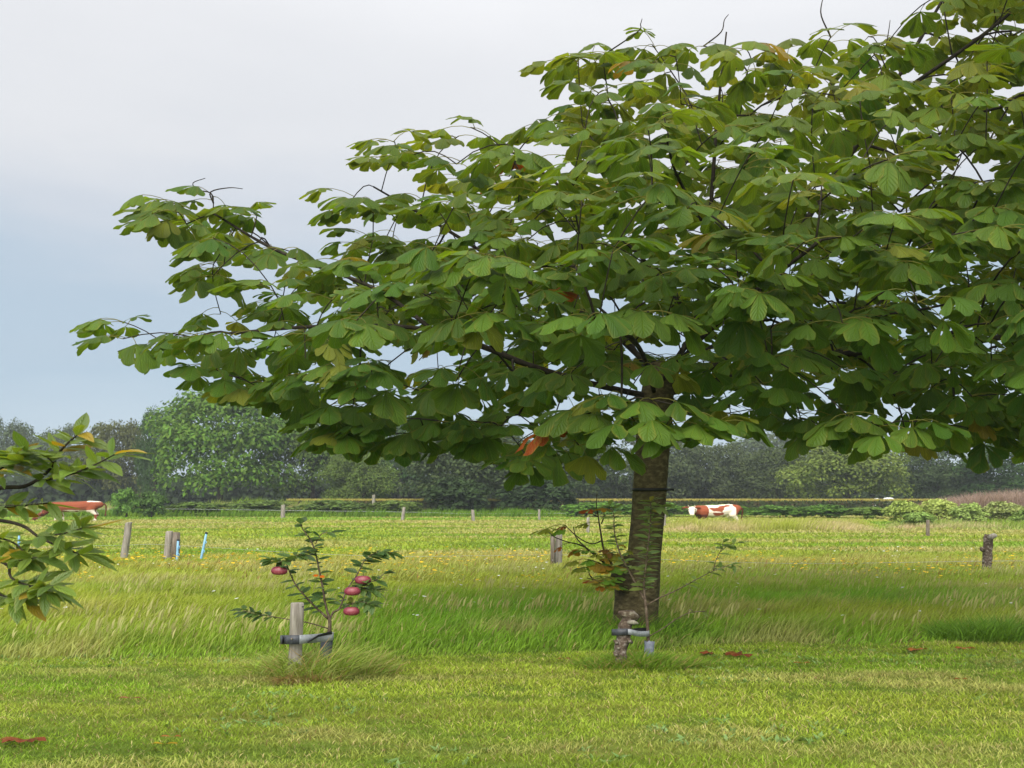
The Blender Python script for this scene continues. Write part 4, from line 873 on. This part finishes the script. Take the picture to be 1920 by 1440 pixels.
bs = [branch([(785, 800), (755, 690), (740, 590), (715, 470), (690, 350), (655, 260), (605, 190), (590, 150)], SD, -.08, .013, .004, sap),
      branch([(778, 795), (690, 715), (620, 640), (560, 570), (520, 490), (490, 410)], SD, -.15, .011, .005, sap),
      branch([(785, 800), (810, 750), (850, 725), (880, 650), (905, 590), (960, 510), (1000, 440), (1020, 400), (1090, 350), (1190, 345)], SD, .12, .011, .003, sap),
      branch([(850, 725), (930, 690), (1000, 680), (1060, 690)], SD + .02, -.15, .006, .003, sap),
      branch([(772, 858), (700, 835), (620, 815), (510, 797), (400, 778), (290, 760), (200, 735)], SD, .18, .006, .003, sap),
      branch([(960, 510), (1020, 530), (1080, 540), (1150, 490)], SD + .07, -.05, .006, .003, sap),
      branch([(520, 420), (500, 400), (440, 410), (400, 395)], SD - .13, -.02, .005, .003, sap), branch([(505, 420), (530, 395), (540, 370), (620, 350)], SD - .13, .05, .005, .003, sap),
      branch([(690, 285), (715, 240), (740, 215), (790, 210)], SD - .05, .06, .005, .003, sap), branch([(905, 590), (960, 575), (1020, 590), (1090, 600)], SD + .06, .0, .005, .003, sap)]
ACOL = (V3((.055, .12, .035)), V3((.12, .21, .05)), V3((.20, .22, .05)))
leafy([bs[0], bs[1], bs[2], bs[3], bs[5], bs[6], bs[7], bs[8], bs[9]], .032, (.07, .115), .215, ACOL, sap, M['apple_leaf'], start=.16)
leafy([bs[4][14:]], .024, (.07, .105), .215, ACOL, sap, M['apple_leaf'], start=.15)
leafy([bs[3], bs[2][20:], bs[9], bs[6], bs[7]], .030, (.07, .105), .215, ACOL, sap, M['apple_leaf'], start=.2)
def apple(cx, cy, d, rpx, parent):
    c = P(cx, cy, d); rx = rpx / F * d; rz = rx / 1.75; V = []; seg, rn = 16, 10
    for i in range(rn + 1):
        th = math.pi * i / rn; rr = math.sin(th) ** .85 * (1 - .06 * math.cos(th)); z = math.cos(th) * (1 - .22 * math.exp(-(th / .38) ** 2)) + (.14 * math.exp(-((math.pi - th) / .35) ** 2))
        for k in range(seg): a = 6.2832 * k / seg; V.append((c[0] + math.cos(a) * rr * rx * (1 + .025 * math.cos(5 * a) * (i > 6)), c[1] + math.sin(a) * rr * rx * .62, c[2] + z * rz))
    T = []
    for i in range(rn):
        for k in range(seg): a = i * seg + k; b = i * seg + (k + 1) % seg; T += [(a, a + seg, b + seg), (a, b + seg, b)]
    o = tri_mesh('apple', V, T, M['apple'], parent, origin=c)
    v, t = tube([c + V3((0, 0, rz * .6)), c + V3((.004, 0, rz * 1.15)), c + V3((.012, .01, rz * 1.6))], [.003, .0025, .003], 5); tri_mesh('stalk', v, t, M['sapling_bark'], o, origin=c)
    v, t = tube([c - V3((0, 0, rz * .80)), c - V3((0, 0, rz * .92))], [.007, .004], 6); tri_mesh('calyx', v, t, M['black'], o, origin=c)
for x_, y_, d_ in ((445, 467, SD - .16), (1010, 530, SD + .04), (938, 606, SD - .08), (932, 741, SD - .12)): apple(*crop2(x_, y_), d_, 15.8, sap)
Nn = np.array([P(*crop2(712, 500), SD - .05), P(*crop2(716, 505), SD - .05)]); V, T, lf = leafgeo(Nn, norm(np.array([(-1, -.4, .05), (1, -.4, -.12)])), norm(np.array([(0, -1, .7), (0, -1, .7)])), np.array([.036, .036]), np.array([.014, .015]), np.array([.2, .2]), np.array([.1, .1]), AP_T, AP_P)
for i in range(2): tri_mesh('orange_leaf', V[i], T, M['dead_leaf'], sap, np.repeat(V3((.75, .17, .01))[None], V.shape[1], 0), lf[i], origin=Nn[i])
# square stake, tie and sleeve of the apple sapling
KD = 9.12; KX0 = P(558, 1130, KD); KB = P(551, 1270, KD)
stk = empty('square_stake', (KB[0], KD, 0), 'square weathered wooden stake beside the apple sapling', 'stake')
ang = R(28); hw = .054; cs = [(-1, -1), (1, -1), (1, 1), (-1, 1)]; V = []; rr = np.random.default_rng(8); NR = 12
for i in range(NR):
    t = i / (NR - 1); c = np.array((KB[0], KD, -.12)) * (1 - t) + KX0 * t; s = hw * (1.03 - .05 * t) * (.93 if i == NR - 1 else 1)
    if i == NR - 2: c = np.array((KB[0], KD, -.12)) * .012 + KX0 * .988
    for (a, b) in cs:
        for (f, g) in ((1, .86), (.86, 1)) if a * b > 0 else ((.86, 1), (1, .86)):
            X_, Y_ = a * f * s, b * g * s * .62; V.append((c[0] + X_ * math.cos(ang) - Y_ * math.sin(ang) + rr.normal(0, .0015), c[1] + (X_ * math.sin(ang) + Y_ * math.cos(ang)), c[2]))
V.append(KX0 + V3((0, 0, .004))); T = []
for i in range(NR - 1):
    for k in range(8): a = i * 8 + k; b = i * 8 + (k + 1) % 8; T += [(a, b, b + 8), (a, b + 8, a + 8)]
for k in range(8): T.append(((NR - 1) * 8 + k, (NR - 1) * 8 + (k + 1) % 8, len(V) - 1))
tri_mesh('shaft', V, T, M['wood'], stk, smooth=False, origin=(KB[0], KD, 0))
for (a, b) in ((567, 1138), (561.5, 1229)):
    c = P(a, b, KD - .055); v, t = tube([c + V3((0, .03, 0)), c + V3((0, -.006, 0)), c + V3((0, -.008, 0))], [.005, .0055, .003], 7); tri_mesh('nail', v, t, M['black'], stk, origin=c)
def tie(label, loc, ptsf, ptsb, h, matf, matb, th=.008):
    root = empty('tree_tie', loc, label, 'tree tie', 'rubber tree ties')
    v, t = ribbon(smooth_path(ptsf, 5), h, th); tri_mesh('front_strap', v, t, M[matf], root, smooth=False, origin=loc)
    v, t = ribbon(smooth_path(ptsb, 5), h, th); tri_mesh('back_strap', v, t, M[matb], root, smooth=False, origin=loc); return root
hT = 16 / F * KD
tl = tuple(P(560, 1197, KD))
tr_ = tie('grey rubber tie strapping the apple sapling to its square stake', tl, [P(561, 1199, KD - .12), P(575, 1198, KD - .07), P(600, 1196, 9.22), P(622, 1193.5, 9.30), P(624, 1193, 9.36), P(618, 1193, 9.41)],
     [P(621, 1192, 9.40), P(606, 1195, 9.36), P(580, 1198, 9.3), P(545, 1199, 9.26), P(527, 1200, 9.15), P(529, 1199.5, 9.05)], hT, 'rubber_light', 'rubber')
v, t = ribbon([P(526.5, 1199.5, KD + .0), P(540, 1199.5, KD - .10), P(561, 1199.5, KD - .126)], hT * 1.05, .008); tri_mesh('end_wrap', v, t, M['rubber'], tr_, smooth=False, origin=tl)
v, t = ribbon([P(577, 1204, KD - .08), P(597, 1192, 9.17), P(622, 1186, 9.29)], [.01, .02, .028], .006); tri_mesh('inner_strap', v, t, M['black'], tr_, smooth=False, origin=tl)
c = P(547, 1198, KD - .12); v, t = tube([c + V3((0, .02, 0)), c + V3((0, -.006, 0)), c + V3((0, -.01, 0))], [.008, .009, .005], 8); tri_mesh('nail_head', v, t, M['wood_dark'], tr_, origin=c)
gl = empty('trunk_sleeve', (SO[0], SD, 0), 'dark grey plastic sleeve round the foot of the apple sapling', 'sleeve')
def sleeve(parent, top, bot, d, wpx, mat, seed):
    a = P(*top, d); b = P(*bot, d); b[2] = -.03; w = wpx / 2 / F * d; r = np.random.default_rng(seed); V = []; S = 16; NR = 8; an = np.linspace(0, 5.9, S)
    for i in range(NR):
        t = i / (NR - 1); c = b * (1 - t) + a * t; s = w * (.9 + .12 * t) * (1 + .05 * (r.random(S) - .5))
        zz = np.full(S, c[2]) + (r.normal(0, .006, S) if i == NR - 1 else 0); V.append(np.stack([c[0] + np.cos(an + .6) * s, c[1] + np.sin(an + .6) * s * .7, zz], 1))
    V = np.concatenate(V); T = []
    for i in range(NR - 1):
        for k in range(S - 1): p = i * S + k; T += [(p, p + 1, p + 1 + S), (p, p + 1 + S, p + S)]
    o = tri_mesh('sheet', V, T, M[mat], parent, origin=(b[0], d, 0)); md = o.modifiers.new('thick', 'SOLIDIFY'); md.thickness = .004
sleeve(gl, (613, 1200), (608, 1240), SD, 23, 'guard', 1)

# second sapling with its log stake
S2 = 9.75
sap2 = empty('bare_sapling', (P(1215, 1238, S2)[0], S2, 0), 'thin sparse sapling without fruit in front of the chestnut trunk', 'sapling'); SO = V3(sap2.location)
def b2(pxy, dz, r0, r1, d0=S2, name='branch'): return branch(pxy, d0, dz, r0, r1, sap2, name, 'sapling_bark', crop3)
st = smooth_path([V3((SO[0], S2, -.05))] + [P(*crop3(*q), S2) for q in ((803, 1150), (800, 1060), (795, 980), (785, 860), (782, 830))], 4); v, t = tube(st, np.linspace(.019, .014, len(st)), 8, wob=.1); tri_mesh('stem', v, t, M['sapling_bark'], sap2, origin=SO)
cs_ = [b2([(785, 850), (775, 740), (790, 600), (805, 450), (815, 330), (815, 250)], -.1, .012, .004), b2([(783, 840), (720, 720), (670, 630), (625, 530), (600, 420), (598, 330), (570, 275)], .0, .011, .004), b2([(790, 860), (870, 815), (960, 775), (1100, 700), (1180, 660), (1290, 620)], -.12, .007, .003),
       b2([(800, 1045), (880, 1000), (960, 945), (1040, 905), (1135, 895)], -.15, .006, .004), b2([(1180, 660), (1200, 590), (1225, 540), (1240, 490)], .02, .004, .003, S2 - .09), b2([(1225, 545), (1270, 510), (1320, 495)], .02, .003, .002, S2 - .08), b2([(1035, 907), (1045, 885), (1060, 895)], 0, .005, .004, S2 - .11), b2([(950, 950), (957, 935)], 0, .004, .003, S2 - .1), b2([(800, 330), (830, 290), (870, 280)], -.03, .004, .002, S2 - .08)]
BCOL = (V3((.13, .23, .06)), V3((.27, .36, .10)), V3((.26, .25, .05)))
leafy([cs_[0], cs_[8]], .017, (.075, .12), .19, BCOL, sap2, M['apple_leaf'], start=.12); leafy([cs_[1]], .028, (.065, .10), .19, BCOL, sap2, M['apple_leaf'], start=.3); leafy([cs_[2][8:], cs_[4], cs_[5]], .045, (.06, .09), .19, BCOL, sap2, M['apple_leaf'], start=.15); leafy([cs_[3][8:16]], .08, (.04, .06), .17, BCOL, sap2, M['apple_leaf'], start=.3)
lg = empty('split_log_stake', (P(1166, 1252, 9.5)[0], 9.5, 0), 'short rough split log stake with peeling bark before the chestnut trunk', 'stake'); LO = V3(lg.location)
lp = smooth_path([V3((LO[0], 9.5, -.1))] + [P(*crop3(*q), 9.5) for q in ((640, 1200), (638, 1130), (650, 1060), (662, 990), (680, 950), (690, 915))], 4); lr_ = np.interp(np.linspace(0, 1, len(lp)), [0, .3, .6, .75, .85, 1], [.058, .058, .066, .06, .056, .064]); v, t = tube(lp, lr_, 14, wob=.22, seed=3); tri_mesh('log', v, t, M['log'], lg, smooth=False, origin=LO)
tp = P(*crop3(685, 912), 9.5); v, t = tube([tp + V3((.085, 0, -.04)), tp + V3((.03, -.02, -.01)), tp + V3((-.05, -.02, .005)), tp + V3((-.10, -.01, .02))], [.035, .05, .035, .012], 8, wob=.4, seed=6); tri_mesh('broken_top', v, t, M['log'], lg, smooth=False, origin=tp)
tp = P(*crop3(708, 960), 9.46); v, t = tube([tp + V3((-.05, 0, .0)), tp + V3((.01, -.02, .0)), tp + V3((.05, -.02, -.01))], [.02, .022, .008], 7, wob=.3, seed=7); tri_mesh('pale_split', v, t, M['wood'], lg, smooth=False, origin=tp)
for i, (a, b) in enumerate(((612, 1080), (608, 1150), (622, 1110), (690, 1070))):
    tp = P(*crop3(a, b), 9.44); v, t = tube([tp + V3((.03, .02, -.02)), tp, tp + V3((-.025, -.01, .025))], [.012, .02, .004], 6, wob=.5, seed=20 + i); tri_mesh('bark_flake', v, t, M['log'], lg, smooth=False, origin=tp)
tl = tuple(P(*crop3(690, 1020), 9.5))
q3 = lambda a, b, d: P(*crop3(a, b), d)
tr2 = tie('dark rubber tie strapping the sparse sapling to its log stake', tl, [q3(672, 1015, 9.42), q3(700, 1018, 9.43), q3(740, 1027, 9.54), q3(785, 1028, 9.66), q3(803, 1026, 9.73), q3(800, 1020, 9.79)],
     [q3(800, 1008, 9.79), q3(760, 1008, 9.72), q3(700, 1015, 9.62), q3(640, 1018, 9.58), q3(590, 1020, 9.52)], .052, 'rubber_light', 'black')
v, t = ribbon(smooth_path([q3(586, 1020, 9.50), q3(620, 1018, 9.42), q3(680, 1016, 9.415)], 4), .06, .008); tri_mesh('end_wrap', v, t, M['rubber'], tr2, smooth=False, origin=tl)
gl2 = empty('trunk_sleeve', (SO[0], S2, 0), 'pale grey plastic sleeve round the foot of the sparse sapling', 'sleeve'); sleeve(gl2, crop3(808, 1072), crop3(800, 1190), S2, 19, 'guard_pale', 2)

# ------------------------------------------------------------------ near fruit tree whose branches reach in from the side
ND = 5.0
nt_ = empty('fruit_tree', (P(-330, 1000, ND)[0], ND + .3, 0), 'near fruit tree reaching in with glossy green leafy branches', 'tree'); SO = V3(nt_.location)
ident = lambda a, b: (a, b)
tk = smooth_path([V3((SO[0], ND + .3, -.1)), V3((SO[0] + .03, ND + .28, .7)), V3((SO[0] - .02, ND + .25, 1.3)), V3((SO[0] + .05, ND + .2, 2.0)), V3((SO[0], ND + .2, 2.5))], 5); v, t = tube(tk, np.linspace(.09, .03, len(tk)), 12, wob=.1); tri_mesh('trunk', v, t, M['sapling_bark'], nt_, origin=SO)
def b3(pxy, d0, dz, r0, r1): return branch(pxy, d0, dz, r0, r1, nt_, 'branch', 'twig', ident)
ns = [b3([(-330, 1010), (-220, 970), (-100, 935), (0, 915), (45, 912), (80, 893), (100, 870), (106, 855), (120, 838), (135, 824), (145, 816)], ND + .25, -.3, .014, .0035),
      b3([(68, 903), (110, 895), (145, 885), (185, 868), (215, 852)], ND - .0, -.15, .007, .003), b3([(-330, 1020), (-150, 960), (0, 950), (45, 948), (90, 943)], ND + .25, -.1, .014, .003),
      b3([(-330, 1060), (-150, 985), (-20, 975), (40, 985), (70, 1005), (100, 1020), (130, 1031), (150, 1040)], ND + .25, -.4, .012, .003), b3([(68, 1004), (100, 1003), (125, 999), (155, 990)], ND - .1, -.12, .005, .003),
      b3([(-330, 1110), (-150, 1030), (0, 1052), (20, 1082), (45, 1095), (90, 1112)], ND + .2, -.35, .011, .003), b3([(45, 1095), (70, 1100), (100, 1098)], ND - .12, -.1, .004, .002), b3([(-330, 980), (-150, 900), (-40, 880), (10, 875)], ND + .25, -.1, .012, .003), b3([(-100, 1040), (-30, 1010), (20, 1015), (50, 1040)], ND + .1, -.15, .009, .003), b3([(0, 880), (20, 868), (40, 866)], ND + .0, -.1, .005, .002), b3([(100, 868), (85, 855), (70, 850), (50, 848)], ND - .0, -.1, .004, .002), b3([(-60, 925), (-20, 890), (15, 860), (30, 850)], ND + .1, -.2, .006, .002), b3([(10, 1060), (40, 1050), (70, 1045)], ND, -.12, .004, .002), b3([(-330, 1100), (-150, 1060), (-40, 1090), (10, 1120), (50, 1125)], ND + .2, -.25, .012, .003)]
NCOL = (V3((.11, .20, .035)), V3((.22, .32, .055)), V3((.42, .30, .04)))
leafy([ns[0][20:], ns[1], ns[3][20:], ns[4], ns[5][12:], ns[6], ns[13][10:], ns[9], ns[10], ns[11][4:], ns[12]], .019, (.085, .14), .165, NCOL, nt_, M['near_leaf'], start=.03, droop=(-.1, .75), cam=.5, lift=.12)
leafy([ns[2][7:], ns[7][6:], ns[8][4:]], .028, (.08, .135), .165, NCOL, nt_, M['near_leaf'], start=.05, droop=(-.1, .75), cam=.5, lift=.12)

# ------------------------------------------------------------------ fallen leaves
FL = [(1392, 1235, .135, V3((.16, .035, .014)), 'large curled red brown fallen leaf on the lawn'), (1334, 1232, .08, V3((.26, .06, .02)), 'small red brown fallen leaf beside the large curled one'), (1505, 1251, .05, V3((.36, .12, .03)), 'tiny orange brown fallen leaf right of the large curled one'), (1722, 1226, .09, V3((.42, .15, .04)), 'flat orange fallen leaf on the lawn below the dark grass clump'),
      (1808, 1222, .07, V3((.36, .12, .04)), 'orange brown fallen leaf near the flat orange one'), (1858, 1196, .09, V3((.17, .03, .02)), 'dark red upturned fallen leaf at the edge of the long grass'), (1802, 1282, .04, V3((.34, .09, .02)), 'tiny orange fallen leaf alone on the open lawn'), (48, 1399, .10, V3((.20, .05, .02)), 'brown fallen leaf on the dry lawn under the fruit tree'), (322, 1393, .05, V3((.42, .15, .04)), 'tiny orange fallen leaf beside the yellow one'), (308, 1407, .05, V3((.6, .4, .03)), 'narrow yellow fallen leaf on the lawn'),
      (246, 1319, .06, V3((.30, .12, .06)), 'small brown fallen leaf near the straw patch'), (1056, 1243, .045, V3((.28, .08, .03)), 'small brown fallen leaf left of the log stake')]
for (a, b, L_, colr, lab) in FL:
    d_ = gd(b); X_ = (a - CX) / F * d_; root = empty('fallen_leaf', (X_, d_, 0), lab, 'leaf', 'fallen leaves on the lawn'); k_ = 5 if L_ > .065 else 2; az_ = rng.random() * 6
    an = az_ + np.linspace(-1.5, 1.5, k_) if k_ > 2 else np.array((0.2, 2.9)); bb = np.repeat(np.array([[X_, d_, .04]]), k_, 0); dd = np.stack([np.cos(an), np.sin(an), np.full(k_, .25)], 1)
    V, T, lf = leafgeo(bb, norm(dd), np.repeat(np.array([[0, -.2, 1.]]), k_, 0), np.full(k_, L_) * (.7 + .5 * rng.random(k_)), np.full(k_, L_ * .24), np.full(k_, .35), np.full(k_, .55), CH_T, CH_P, .5)
    for q in range(k_): tri_mesh('leaflet', V[q], T, M['dead_leaf'], root, np.repeat((colr * (.7 + .6 * rng.random()))[None], V.shape[1], 0), lf[q], origin=(X_, d_, .04))
    if k_ > 2: v, t = tube([(X_, d_, .04), (X_ - .06, d_ - .01, .035), (X_ - .12, d_ - .03, .02)], [.004, .003, .003], 5); tri_mesh('leaf_stalk', v, t, M['sapling_bark'], root, origin=(X_, d_, .04))

# ------------------------------------------------------------------ the damp air over the fields
def mat_haze():
    m, n = new_mat('damp_air'); k = NT(n); v = k.node('ShaderNodeVolumePrincipled'); v.inputs['Color'].default_value = (.86, .93, 1.0, 1); v.inputs['Density'].default_value = .0006; v.inputs['Anisotropy'].default_value = .2
    o = k.node('ShaderNodeOutputMaterial'); k.l(v.outputs[0], o.inputs['Volume']); return m
hx, hy0, hy1, hz = 705.0, -65.0, 905.0, 26.0
Vz = [(x, y, z) for z in (-1, hz) for (x, y) in ((-hx, hy0), (hx, hy0), (hx, hy1), (-hx, hy1))]
Tz = [(0, 2, 1), (0, 3, 2), (4, 5, 6), (4, 6, 7), (0, 1, 5), (0, 5, 4), (1, 2, 6), (1, 6, 5), (2, 3, 7), (2, 7, 6), (3, 0, 4), (3, 4, 7)]
tag(tri_mesh('haze', Vz, Tz, mat_haze(), smooth=False), 'faint bluish damp haze over the fields', 'haze', kind='stuff')
